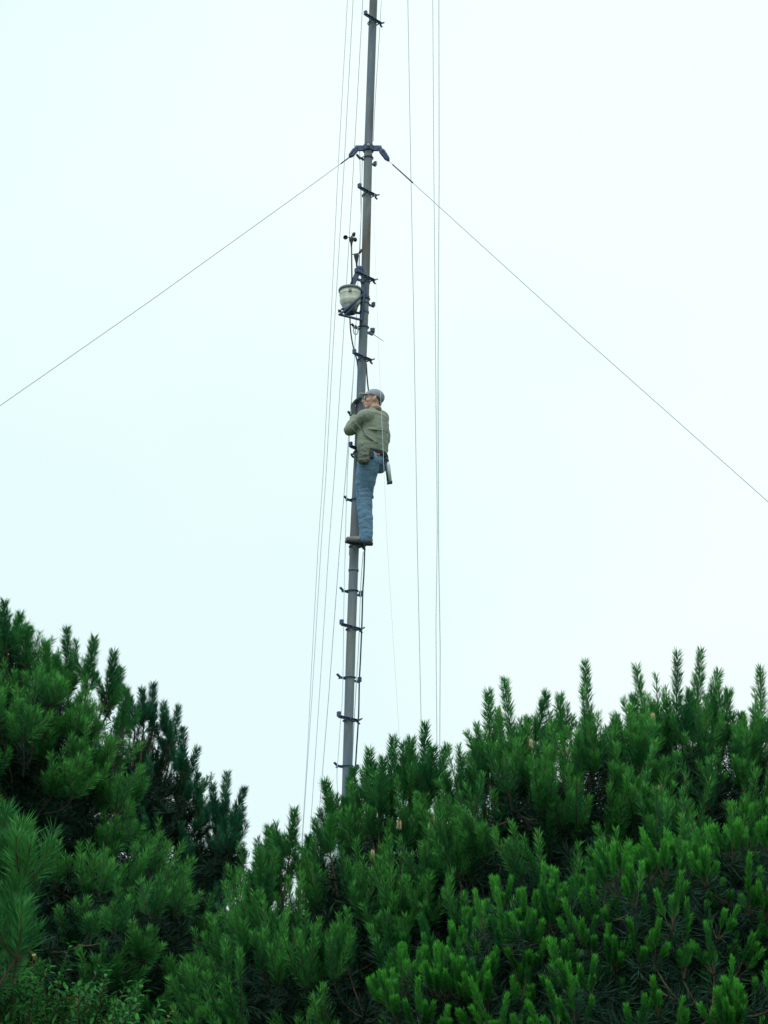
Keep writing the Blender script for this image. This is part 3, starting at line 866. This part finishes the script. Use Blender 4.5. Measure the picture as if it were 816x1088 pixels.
# ------------------------------------------------------------------ pines
def nrm(a): return a / np.maximum(np.linalg.norm(a, axis=-1, keepdims=True), 1e-9)
class Foliage:
    """collects needles (one kite-shaped face each) and thin twigs"""
    def __init__(s, seed):
        s.rng = np.random.default_rng(seed)
        s.V, s.T, s.M = [], [], []
        s.tv, s.tf, s.tn = [], [], 0
    def needles(s, base, d, length, width, bend, tint, mi):
        rng = s.rng; N = len(base)
        side = nrm(np.cross(d, rng.normal(size=(N, 3))))
        L = length[:, None]
        mid = base + d * L * 0.5 + bend * L * 0.10
        tip = base + d * L + bend * L * 0.38
        w = width[:, None] * 0.5
        s.V.append(np.stack([base, mid - side * w, tip, mid + side * w], 1).reshape(-1, 3))
        s.T.append(np.repeat(tint, 4)); s.M.append(np.full(N, mi, dtype=np.int32))
    def along(s, P0, P1, P2, n, t0, t1, th0, th1, l0, l1, w, mi, up=0.35, tint=(0, 1), tipfade=0.0, tiptint=0.0):
        rng = s.rng; S = len(P0)
        t = t0 + (t1 - t0) * rng.random((S, n))
        a, b, c_ = P0[:, None], P1[:, None], P2[:, None]; tt = t[..., None]
        pos = (1 - tt) ** 2 * a + 2 * (1 - tt) * tt * b + tt ** 2 * c_
        tan = nrm(2 * (1 - tt) * (b - a) + 2 * tt * (c_ - b))
        u = nrm(np.cross(tan, np.array([0.31, 0.17, 0.93]) + 0 * tan)); v = np.cross(tan, u)
        ph = rng.random((S, n)) * 2 * np.pi
        rel = (t - t0) / max(t1 - t0, 1e-6)
        th = np.radians(th0 + (th1 - th0) * rng.random((S, n))) * (1 - tipfade * rel ** 3)
        d = tan * np.cos(th)[..., None] + (u * np.cos(ph)[..., None] + v * np.sin(ph)[..., None]) * np.sin(th)[..., None]
        d = nrm(d + rng.normal(size=d.shape) * 0.07)
        ln = (l0 + (l1 - l0) * rng.random((S, n))) * (1 - 0.25 * rel ** 4)
        bend = tan * up + rng.normal(size=d.shape) * 0.12
        ti = tint[0] + (tint[1] - tint[0]) * np.clip(rng.random((S, 1)) * 0.45 + rng.random((S, n)) * 0.3 + tiptint * rel ** 3, 0, 1)
        f = lambda q: q.reshape(-1, 3)
        s.needles(f(pos), f(d), ln.ravel(), np.full(S * n, w), f(bend), ti.ravel(), mi)
    def twigs(s, P0, P1, P2, r0, r1, seg=4, k=4):
        S = len(P0)
        ts = np.linspace(0, 1, seg + 1)
        rings = []
        for t in ts:
            p = (1 - t) ** 2 * P0 + 2 * (1 - t) * t * P1 + t * t * P2
            tan = nrm(2 * (1 - t) * (P1 - P0) + 2 * t * (P2 - P1))
            u = nrm(np.cross(tan, np.array([0.9, 0.37, 0.1]) + 0 * tan)); v = np.cross(tan, u)
            r = r0 + (r1 - r0) * t
            for q in range(k):
                a = 2 * np.pi * q / k
                rings.append(p + (u * np.cos(a) + v * np.sin(a)) * r)
        A = np.stack(rings, 1)                        # S, (seg+1)*k, 3
        nv = (seg + 1) * k
        f = []
        for j in range(seg):
            for q in range(k):
                f.append((j * k + q, j * k + (q + 1) % k, (j + 1) * k + (q + 1) % k, (j + 1) * k + q))
        f = np.array(f)
        F = (f[None] + (np.arange(S) * nv)[:, None, None]).reshape(-1, 4) + s.tn
        s.tv.append(A.reshape(-1, 3)); s.tf.append(F); s.tn += S * nv
    def mesh(s, name, mats, twig_slot):
        V = np.concatenate(s.V); nq = len(V) // 4
        F = np.arange(nq * 4, dtype=np.int32).reshape(-1, 4)
        Mi = np.concatenate(s.M); T = np.concatenate(s.T)
        if s.tv:
            TV = np.concatenate(s.tv); TF = np.concatenate(s.tf) + len(V)
            V = np.concatenate([V, TV]); F = np.concatenate([F, TF])
            Mi = np.concatenate([Mi, np.full(len(TF), twig_slot, dtype=np.int32)]); T = np.concatenate([T, np.zeros(len(TV))])
        me = bpy.data.meshes.new(name)
        me.vertices.add(len(V)); me.vertices.foreach_set('co', V.astype(np.float32).ravel())
        me.loops.add(len(F) * 4); me.loops.foreach_set('vertex_index', F.astype(np.int32).ravel())
        me.polygons.add(len(F)); me.polygons.foreach_set('loop_start', (np.arange(len(F)) * 4).astype(np.int32))
        me.polygons.foreach_set('material_index', Mi)
        at_r = me.attributes.new('tint', 'FLOAT', 'POINT'); at_r.data.foreach_set('value', T.astype(np.float32))
        me.update(calc_edges=True)
        for m in mats: me.materials.append(m)
        return me

STY = {
 # open shoots of the skyline trees
 'open': dict(L=(0.20, 0.40), n=190, t0=0.05, th=(28, 50), nl=(0.050, 0.072), w=0.0046, up=0.22, kids=(3, 5), old=50, oldl=(0.07, 0.10), spread=0.7),
 'spiky': dict(L=(0.14, 0.27), n=120, t0=0.05, th=(25, 46), nl=(0.045, 0.06), w=0.0044, up=0.22, kids=(3, 5), old=30, oldl=(0.06, 0.08), spread=0.6),
 'soft': dict(L=(0.16, 0.28), n=150, t0=0.08, th=(25, 60), nl=(0.05, 0.078), w=0.0042, up=0.2, kids=(4, 6), old=60, oldl=(0.07, 0.11), spread=0.85),
 'candle': dict(L=(0.13, 0.21), n=230, t0=0.36, th=(18, 34), nl=(0.036, 0.044), w=0.0036, up=0.24, kids=(3, 5), old=130, oldl=(0.08, 0.11), spread=0.9, fade=0.1),
 'long': dict(L=(0.16, 0.30), n=120, t0=0.25, th=(25, 58), nl=(0.06, 0.10), w=0.0034, up=0.2, kids=(2, 4), old=50, oldl=(0.10, 0.13), spread=0.8),
}
def shoots(F, tipsP0, d0, d1, L, st, mi_new, tiptint=0.35, leader=False):
    P0 = tipsP0; P1 = P0 + d0 * L[:, None] * 0.5; P2 = P1 + d1 * L[:, None] * 0.55
    n = st['n'] if not leader else int(st['n'] * 2.8)
    F.along(P0, P1, P2, n, st['t0'] if not leader else 0.0, 1.0, st['th'][0] + 4 * leader, st['th'][1] + 6 * leader, st['nl'][0] * (1.22 if leader else 1), st['nl'][1] * (1.22 if leader else 1), st['w'] * (1.1 if leader else 1), mi_new, st['up'], tipfade=st.get('fade', 0.15), tiptint=tiptint)
    F.twigs(P0, P1, P2, 0.0045, 0.0025, 4, 4)
    return P2

def pine(name_label, blobs, base, style, mats, seed, drop=0, dens=15.0, leaders=(), trunk_r=0.09, low=None, back=0.35, hollow=0.0, inner=20, Ylead=0, dens_px=None, cones=(), lead_style=None, group='pine trees', tilt=(0, 0, 0), limbs=3):
    """blobs: (px,py,Y, rx,ry,rz) in metres round the point seen at px,py at depth Y"""
    st = STY[style]
    rng = np.random.default_rng(seed); random.seed(seed)
    C_ = [np.array(at(b[0], b[1] + drop, b[2])) for b in blobs]; Rr = [np.array(b[3:6]) for b in blobs]
    if low:                                             # the skirt of the crown down to near the ground
        C_.append(np.array(low[:3])); Rr.append(np.array(low[3:6]))
    root = empty('pine_tree', base, name_label, 'pine tree', group)
    top = max(range(len(blobs)), key=lambda i: C_[i][2] + Rr[i][2])
    tp = Vector(C_[top] + np.array([0, 0, Rr[top][2] * 0.6]))
    b0 = Vector(base) - Z * 0.05
    midp = (b0 + tp) / 2 + Vector((random.uniform(-.15, .15), random.uniform(-.1, .1), 0))
    tpts, trad = spline([b0, b0.lerp(midp, 0.5) + X * random.uniform(-.08, .08), midp, midp.lerp(tp, 0.5), tp], [trunk_r * 1.25, trunk_r, trunk_r * 0.75, trunk_r * 0.5, 0.018])
    bm = bmesh.new(); tube(bm, tpts, trad, 12)
    fin('trunk', bm, M_bark, root)
    # limbs
    nodes = [np.array(p) for p in tpts]
    for c0, r0 in zip(C_, Rr):
        for k in range(limbs):
            a = random.uniform(0, 2 * math.pi)
            e = Vector(c0) + Vector((math.cos(a) * r0[0] * 0.6, math.sin(a) * r0[1] * 0.6, r0[2] * random.uniform(-0.2, 0.5)))
            zt_ = max(b0.z + 0.3, e.z - (e.xy - Vector(base).xy).length * 0.55)
            s_ = min(tpts, key=lambda p: abs(p.z - zt_))
            m1 = s_.lerp(e, 0.5) - Z * 0.08 * (e - s_).length + Vector((random.uniform(-.1, .1), random.uniform(-.1, .1), 0))
            lp, lr = spline([s_, m1, e], [0.035, 0.025, 0.010])
            bm = bmesh.new(); tube(bm, lp, lr, 8); fin('branch', bm, M_bark, root)
            nodes += [np.array(p) for p in lp[2:]]
    nodes = np.array(nodes)
    F = Foliage(seed + 1)
    # cluster centres on the crown's uneven shell
    cen, outd = [], []
    for i, (c0, r0) in enumerate(zip(C_, Rr)):
        area = 4 * math.pi * ((r0[0] * r0[1]) ** 1.6 / 3 + (r0[0] * r0[2]) ** 1.6 / 3 + (r0[1] * r0[2]) ** 1.6 / 3) ** (1 / 1.6)
        dn = dens * (0.3 if (low and i == len(C_) - 1) else 1.0)
        n_ = int(area * dn)
        q = nrm(rng.normal(size=(n_ * 2, 3)))[:n_]
        for v in q:
            if v[2] < -0.55 and rng.random() < 0.7: continue
            if v[1] > 0.35 and rng.random() > back: continue
            nzv = noise.noise(Vector(c0 + v * r0) * 1.9 + Vector((seed, 0, 0)))
            if nzv < -0.28 + hollow and v[2] < 0.6: continue
            sc_ = 0.86 + 0.22 * nzv + rng.random() * 0.12 - 0.05
            if rng.random() < 0.28: sc_ *= rng.uniform(0.62, 0.85)
            p = c0 + v * r0 * sc_
            if p[2] < 0.3: continue
            bad = False
            for j, (c1, r1) in enumerate(zip(C_, Rr)):
                if j != i and np.linalg.norm((p - c1) / r1) < 0.72: bad = True; break
            if bad: continue
            cen.append(p); outd.append(nrm(v / r0))
    cen = np.array(cen); outd = np.array(outd)
    K = len(cen)
    up = np.array([0, 0, 1.0])
    # twigs joining each cluster to the nearest limb
    dm = ((cen[:, None, :] - nodes[None]) ** 2).sum(-1) + 0.8 * np.maximum(0, nodes[None, :, 2] - cen[:, None, 2] + 0.1) ** 2
    nb = nodes[dm.argmin(1)]
    dq = np.linalg.norm(nb - cen, axis=1, keepdims=True); nb = cen + (nb - cen) * np.minimum(1, 0.24 / dq)
    F.along(nb, (nb + cen) / 2 - up * 0.05, cen, 45, 0.0, 1.0, 35, 80, 0.06, 0.09, 0.0042, 1, 0.1)
    F.twigs(nb, (nb + cen) / 2 - up * 0.06 + rng.normal(size=cen.shape) * 0.03, cen, 0.007, 0.004, 5, 5)
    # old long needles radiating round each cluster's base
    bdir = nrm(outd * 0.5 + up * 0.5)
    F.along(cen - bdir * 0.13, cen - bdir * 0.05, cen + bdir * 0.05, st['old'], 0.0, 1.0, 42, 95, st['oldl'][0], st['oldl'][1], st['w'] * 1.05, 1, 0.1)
    # shoots
    kmin, kmax = st['kids']
    for k in range(kmax):
        sel = rng.random(K) < (1.0 if k < kmin else 0.5)
        c_ = cen[sel]; o_ = outd[sel]; n_ = len(c_)
        lat = nrm(rng.normal(size=(n_, 3)) * np.array([1, 1, 0.35]))
        spread = 0.0 if k == 0 else st['spread']
        d0 = nrm(up * 0.85 + o_ * 0.5 + lat * spread)
        d1 = nrm(d0 * 0.6 + up * 0.85 + o_ * 0.22 + rng.normal(size=(n_, 3)) * 0.17)
        L = rng.uniform(st['L'][0], st['L'][1], n_) * (1.15 if k == 0 else 0.9) * rng.choice([0.6, 1.0, 1.0, 1.15], n_)
        off = c_ + d0 * 0.01
        shoots(F, off, d0, d1, L, st, 0, tiptint=0.85 if style == 'candle' else 0.7)
    # needle filling in the depth of the crown, its shade put into the colour
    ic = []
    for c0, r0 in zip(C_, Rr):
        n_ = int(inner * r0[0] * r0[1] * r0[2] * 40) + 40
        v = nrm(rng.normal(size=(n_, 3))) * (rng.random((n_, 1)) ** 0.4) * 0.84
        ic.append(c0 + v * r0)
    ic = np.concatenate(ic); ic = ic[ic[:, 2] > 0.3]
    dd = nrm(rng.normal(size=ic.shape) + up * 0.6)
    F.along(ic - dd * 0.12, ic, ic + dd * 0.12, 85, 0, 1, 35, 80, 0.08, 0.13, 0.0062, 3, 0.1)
    # leaders on the skyline
    ls = STY[lead_style or style]
    if leaders:
        P, D0, LL = [], [], []
        for (px, py, ln, lean) in leaders:
            yy = Ylead + rng.uniform(-0.25, 0.25)
            t_ = np.array(at(px, py, yy)); b_ = np.array(at(px - lean, py + ln, yy))
            P.append(b_); D0.append(t_ - b_)
        P = np.array(P); D0 = np.array(D0); LL = np.linalg.norm(D0, axis=1); dn_ = D0 / LL[:, None]
        shoots(F, P, nrm(dn_ + rng.normal(size=dn_.shape) * 0.12), nrm(dn_ + up * 0.12), LL * 0.95, ls, 0, 0.15, leader=True)
        # joined to the crown
        dm = ((P[:, None] - nodes[None]) ** 2).sum(-1); nb = nodes[dm.argmin(1)]
        dq = np.linalg.norm(nb - P, axis=1, keepdims=True); nb = P + (nb - P) / dq * 0.08 - dn_ * 0.24
        F.along(nb, (nb + P) / 2, P, 70, 0.0, 1.0, 35, 75, 0.055, 0.08, 0.0042, 1, 0.1)
        F.twigs(nb, (nb + P) / 2, P, 0.011, 0.005, 5, 5)
        # whorl of side shoots at the foot of each leader
        for k in range(4):
            a = rng.random(len(P)) * 2 * np.pi
            lat = np.stack([np.cos(a), np.sin(a), 0 * a], 1)
            L = rng.uniform(0.14, 0.26, len(P))
            shoots(F, P + dn_ * 0.02 - up * rng.uniform(0, 0.12, (len(P), 1)), nrm(lat * 0.8 + up * 0.6), nrm(lat * 0.15 + up), L, ls, 0, 0.1)
    me = F.mesh('crown', mats, 2)
    o = link('crown', me, mats, root, False)
    for (px, py, yy) in cones:
        bm = bmesh.new()
        for k in range(3):
            p = Vector(at(px + random.uniform(-3, 3), py + random.uniform(-2, 2), yy + random.uniform(-.03, .03)))
            tube(bm, [p - Z * 0.03, p - Z * 0.018, p + Z * 0.012, p + Z * 0.03], [0.004, 0.007, 0.007, 0.003], 8)
        fin('pollen_cone', bm, M_cone, root)
    return root

NM = [M_ndl, M_old, M_twig, M_inner]; ND_ = [M_ndl_dk, M_old, M_twig, M_inner]; NT = [M_tip, M_old, M_twig, M_inner]
# left foreground pine
pine('bushy mid-green pine filling the left side of the picture', [(5, 800, 12, 0.85, 0.9, 0.75), (-60, 740, 12.3, 0.9, 0.8, 0.75), (62, 860, 11.8, 0.50, 0.6, 0.80), (70, 990, 11.6, 0.95, 0.9, 0.70), (165, 1010, 11.9, 0.55, 0.6, 0.62), (125, 925, 11.8, 0.35, 0.5, 0.40), (-90, 940, 11.9, 0.9, 0.9, 1.1)],
     (-2.2, 12.2, 0), 'soft', NM, 11, 42, dens=17, Ylead=12.0, low=(-2.1, 12, 1.3, 1.6, 1.3, 0.9), hollow=0.12, lead_style='open',
     leaders=[(8, 640, 48, 1), (36, 668, 38, 9), (78, 669, 50, 1), (98, 679, 45, 5), (118, 694, 45, 4), (126, 712, 40, 8), (48, 686, 40, -2), (22, 655, 40, 5), (62, 700, 35, -3), (-20, 640, 50, 2), (135, 735, 40, 5)])
# darker pine behind it
pine('dark blue-green pine with upright tips right behind the left pine', [(176, 862, 14.3, 0.34, 0.45, 0.52), (145, 822, 14.4, 0.30, 0.4, 0.5), (226, 905, 14.2, 0.24, 0.35, 0.26), (200, 930, 14.2, 0.36, 0.4, 0.40), (195, 1010, 14, 0.50, 0.6, 0.6)],
     (-1.5, 14.5, 0), 'spiky', ND_, 23, 20, lead_style='open', dens=20, Ylead=14.2, low=(-1.5, 14.3, 1.5, 0.9, 0.9, 1.0), hollow=-0.1,
     leaders=[(165, 728, 40, 1), (151, 734, 36, -2), (176, 748, 36, -3), (188, 752, 48, 6), (209, 797, 42, 14), (197, 776, 42, 2), (247, 822, 48, 8), (261, 840, 40, 16), (226, 835, 44, -4), (214, 838, 36, 1), (238, 858, 36, 8), (256, 868, 34, 12), (140, 742, 34, -3), (258, 905, 36, 12), (200, 812, 40, 10)])
# near boughs on the left edge
pine('pine with long pale needles reaching in at the left edge', [(-112, 1010, 7.0, 0.36, 0.4, 0.42), (-86, 970, 7.0, 0.2, 0.28, 0.2), (-76, 1030, 6.9, 0.2, 0.25, 0.2)],
     (-2.1, 7.4, 0), 'long', NM, 31, dens=16, Ylead=7, low=(-2.1, 7.2, 1.3, 0.5, 0.5, 0.8), trunk_r=0.06, inner=6,
     leaders=[(8, 862, 60, 2), (32, 876, 60, 10), (18, 935, 50, 8), (30, 965, 55, 14), (2, 905, 50, 2)])
# centre pine in front of the mast foot
pine('centre pine whose top hides the foot of the mast', [(432, 905, 11.6, 0.66, 0.7, 0.68), (388, 950, 11.5, 0.58, 0.65, 0.55), (318, 1000, 11.4, 0.55, 0.6, 0.52), (288, 1040, 11.2, 0.55, 0.6, 0.6), (400, 1030, 11.2, 0.7, 0.7, 0.6), (480, 960, 11.3, 0.6, 0.6, 0.8), (306, 938, 11.5, 0.30, 0.4, 0.34), (456, 890, 11.7, 0.36, 0.45, 0.40), (505, 880, 11.6, 0.34, 0.4, 0.36)],
     (0.0, 11.8, 0), 'open', NM, 41, 72, dens=15, Ylead=11.5, low=(-0.1, 11.6, 1.3, 1.2, 1.0, 0.9), hollow=0.08,
     leaders=[(310, 862, 52, 3), (286, 880, 42, 0), (327, 892, 40, -3), (346, 832, 44, -9), (386, 798, 52, 2), (415, 785, 60, 1), (427, 792, 50, -1), (436, 787, 50, 1), (447, 771, 60, -1), (472, 794, 46, 12), (478, 824, 42, -2),
              (407, 808, 50, 2), (458, 796, 44, 3), (372, 817, 48, 1), (397, 815, 44, 3), (362, 850, 42, -4), (488, 806, 50, 1), (275, 905, 40, -4), (298, 885, 44, -2), (267, 930, 40, -6), (500, 812, 46, 2), (355, 868, 40, 4),],
     cones=[(457, 880, 11.0), (424, 876, 11.1), (397, 908, 11.0), (460, 873, 11.05)])
# right pine
pine('large right-hand pine with the tallest upright tips', [(560, 850, 11.2, 0.62, 0.7, 0.66), (640, 830, 11.3, 0.7, 0.75, 0.68), (730, 815, 11.4, 0.72, 0.75, 0.72), (830, 830, 11.4, 0.75, 0.8, 0.72), (600, 950, 10.9, 0.8, 0.8, 0.7), (740, 950, 10.8, 0.9, 0.9, 0.7), (900, 950, 11, 0.9, 0.9, 0.9)],
     (2.3, 11.6, 0), 'open', NM, 53, 76, dens=14, Ylead=11.3, low=(2.2, 11.5, 1.4, 1.8, 1.1, 1.0), hollow=0.05,
     leaders=[(515, 734, 62, -4), (542, 723, 70, -5), (578, 738, 52, 10), (600, 740, 50, 1), (632, 705, 84, 1), (671, 742, 44, 3), (683, 708, 72, -8), (718, 694, 84, 0), (743, 692, 80, 5), (766, 715, 52, 16), (776, 734, 50, 4), (808, 712, 74, 1),
              (505, 790, 50, -4), (620, 760, 46, -6), (655, 768, 42, 4), (700, 752, 46, -4), (730, 738, 50, 4), (590, 768, 44, 3), (558, 765, 46, 3), (760, 760, 44, 3), (790, 760, 44, -4), (530, 765, 46, 2), (826, 730, 60, 3)],
     cones=[(532, 756, 11.0), (694, 762, 11.0), (602, 800, 10.8), (703, 838, 10.6), (563, 790, 11.0)])
# nearer low pine with bright candles
pine('low near pine covered in bright green candles, lower right', [(575, 1010, 8.7, 0.50, 0.5, 0.42), (690, 985, 8.6, 0.55, 0.55, 0.48), (790, 960, 8.7, 0.5, 0.55, 0.50), (880, 980, 8.8, 0.5, 0.5, 0.55), (640, 1090, 8.3, 0.6, 0.55, 0.40), (780, 1080, 8.3, 0.6, 0.55, 0.42)],
     (1.5, 9.0, 0), 'candle', NT, 67, 48, dens=24, Ylead=8.6, low=(1.5, 8.8, 1.3, 1.1, 0.8, 0.9), hollow=-0.3, trunk_r=0.07,
     leaders=[(612, 935, 40, 2), (648, 915, 40, 0), (575, 945, 36, -8), (742, 900, 40, 0), (770, 890, 40, 1), (800, 885, 40, 3), (690, 918, 38, 2), (540, 975, 34, -4), (715, 930, 36, 0), (628, 928, 38, 0), (760, 905, 36, -2)])
# small young pine between centre and right
pine('small young pine with a slanting bright leader, bottom centre-right', [(480, 1085, 8.6, 0.27, 0.3, 0.22), (455, 1110, 8.5, 0.22, 0.3, 0.22), (520, 1100, 8.5, 0.25, 0.3, 0.25)],
     (0.28, 8.8, 0), 'candle', NT, 71, dens=22, Ylead=8.55, low=(0.28, 8.7, 1.2, 0.5, 0.5, 0.7), trunk_r=0.04,
     leaders=[(450, 975, 62, -20), (482, 1000, 46, -8), (440, 1030, 34, -4), (478, 1034, 36, -4), (500, 1040, 34, -2), (462, 1048, 30, 2)])
# pines in the gap and beyond, low and dark
pine('low dark pine closing the gap between the left and centre pines', [(235, 1070, 13, 0.7, 0.7, 0.50), (120, 1060, 13.5, 0.8, 0.8, 0.6)],
     (-1.2, 13.2, 0), 'soft', ND_, 83, dens=12, low=(-1.3, 13.2, 1.3, 1.2, 1.0, 0.9), Ylead=13, leaders=[(258, 968, 36, 3), (240, 975, 34, -3)])

# ------------------------------------------------------------------ broad-leaved shrub, bottom left
def shrub():
    rng = np.random.default_rng(5)
    base = Vector((-1.55, 7.6, 0))
    root = empty('shrub', base, 'broad-leaved shrub with yellowish young leaves in the bottom left corner', 'shrub')
    V, Fc, T, Mi = [], [], [], []
    bm = bmesh.new()
    blobs = [(20, 1112, 7.6, 0.34, 0.35, 0.30), (90, 1122, 7.6, 0.26, 0.3, 0.24), (125, 1140, 7.6, 0.20, 0.3, 0.2), (-40, 1090, 7.6, 0.3, 0.3, 0.3)]
    k = 0
    low_ = [(base + Vector((dx, dy, zz)), 0.42 - 0.06 * k_) for k_, (dx, dy, zz) in enumerate([(0, 0, 1.75), (-.25, .1, 1.35), (.25, -.05, 1.3), (0, 0, 0.9), (.05, .1, 0.5)])]
    for b in blobs + [(None, q_, None, w_, w_, w_) for q_, w_ in low_]:
        c0 = at(b[0], b[1], b[2]) if b[0] is not None else b[1]
        for i in range(120):
            v = Vector(rng.normal(size=3)).normalized()
            if v.z < -0.6: continue
            e = c0 + Vector((v.x * b[3], v.y * b[4], v.z * b[5])) * rng.uniform(0.55, 1.12)
            s_ = base + Vector((rng.uniform(-.1, .1), rng.uniform(-.1, .1), 0.3 + rng.uniform(0, 0.5)))
            if i % 3 == 0:
                sp, sr = spline([base + Z * 0.0, s_, s_.lerp(e, 0.6) + Vector((0, 0, .08)), e], [0.012, 0.008, 0.005, 0.002], 3)
                tube(bm, sp, sr, 5)
            sprig_yellow = rng.random() < 0.05
            dr_ = (v + Z * 0.8).normalized()
            tube(bm, [e - dr_ * 0.05, e + dr_ * 0.10], [0.003, 0.0015], 4)
            for j in range(16):
                p = e + dr_ * (0.012 * j - 0.06)
                a = j * 2.4 + rng.uniform(-.4, .4)
                u, w_ = frame_of(dr_)
                d = (dr_ * rng.uniform(0.3, 0.9) + u * math.cos(a) + w_ * math.sin(a)).normalized()
                L = rng.uniform(0.02, 0.045); sd_ = d.cross(dr_).normalized() * L * 0.22
                nn = sd_.cross(d).normalized()
                q = len(V)
                V += [p, p + d * L * 0.35 + sd_ + nn * 0.003, p + d * L * 0.7 + sd_ * 0.8 + nn * 0.002, p + d * L - nn * 0.004, p + d * L * 0.7 - sd_ * 0.8 + nn * 0.002, p + d * L * 0.35 - sd_ + nn * 0.003]
                Fc += [(q, q + 1, q + 2, q + 3), (q, q + 3, q + 4, q + 5)]
                ti = rng.random() * 0.5 + (0.4 if j > 12 else 0)
                T += [ti] * 6; Mi += [1 if (sprig_yellow and j > 9) else 0] * 2
    fin('stem', bm, M_twig, root)
    me = bpy.data.meshes.new('foliage')
    me.from_pydata([tuple(v) for v in V], [], Fc)
    a_ = me.attributes.new('tint', 'FLOAT', 'POINT'); a_.data.foreach_set('value', T)
    me.materials.append(M_leaf); me.materials.append(M_leaf2)
    me.polygons.foreach_set('material_index', Mi)
    link('foliage', me, [M_leaf, M_leaf2], root, False)
shrub()
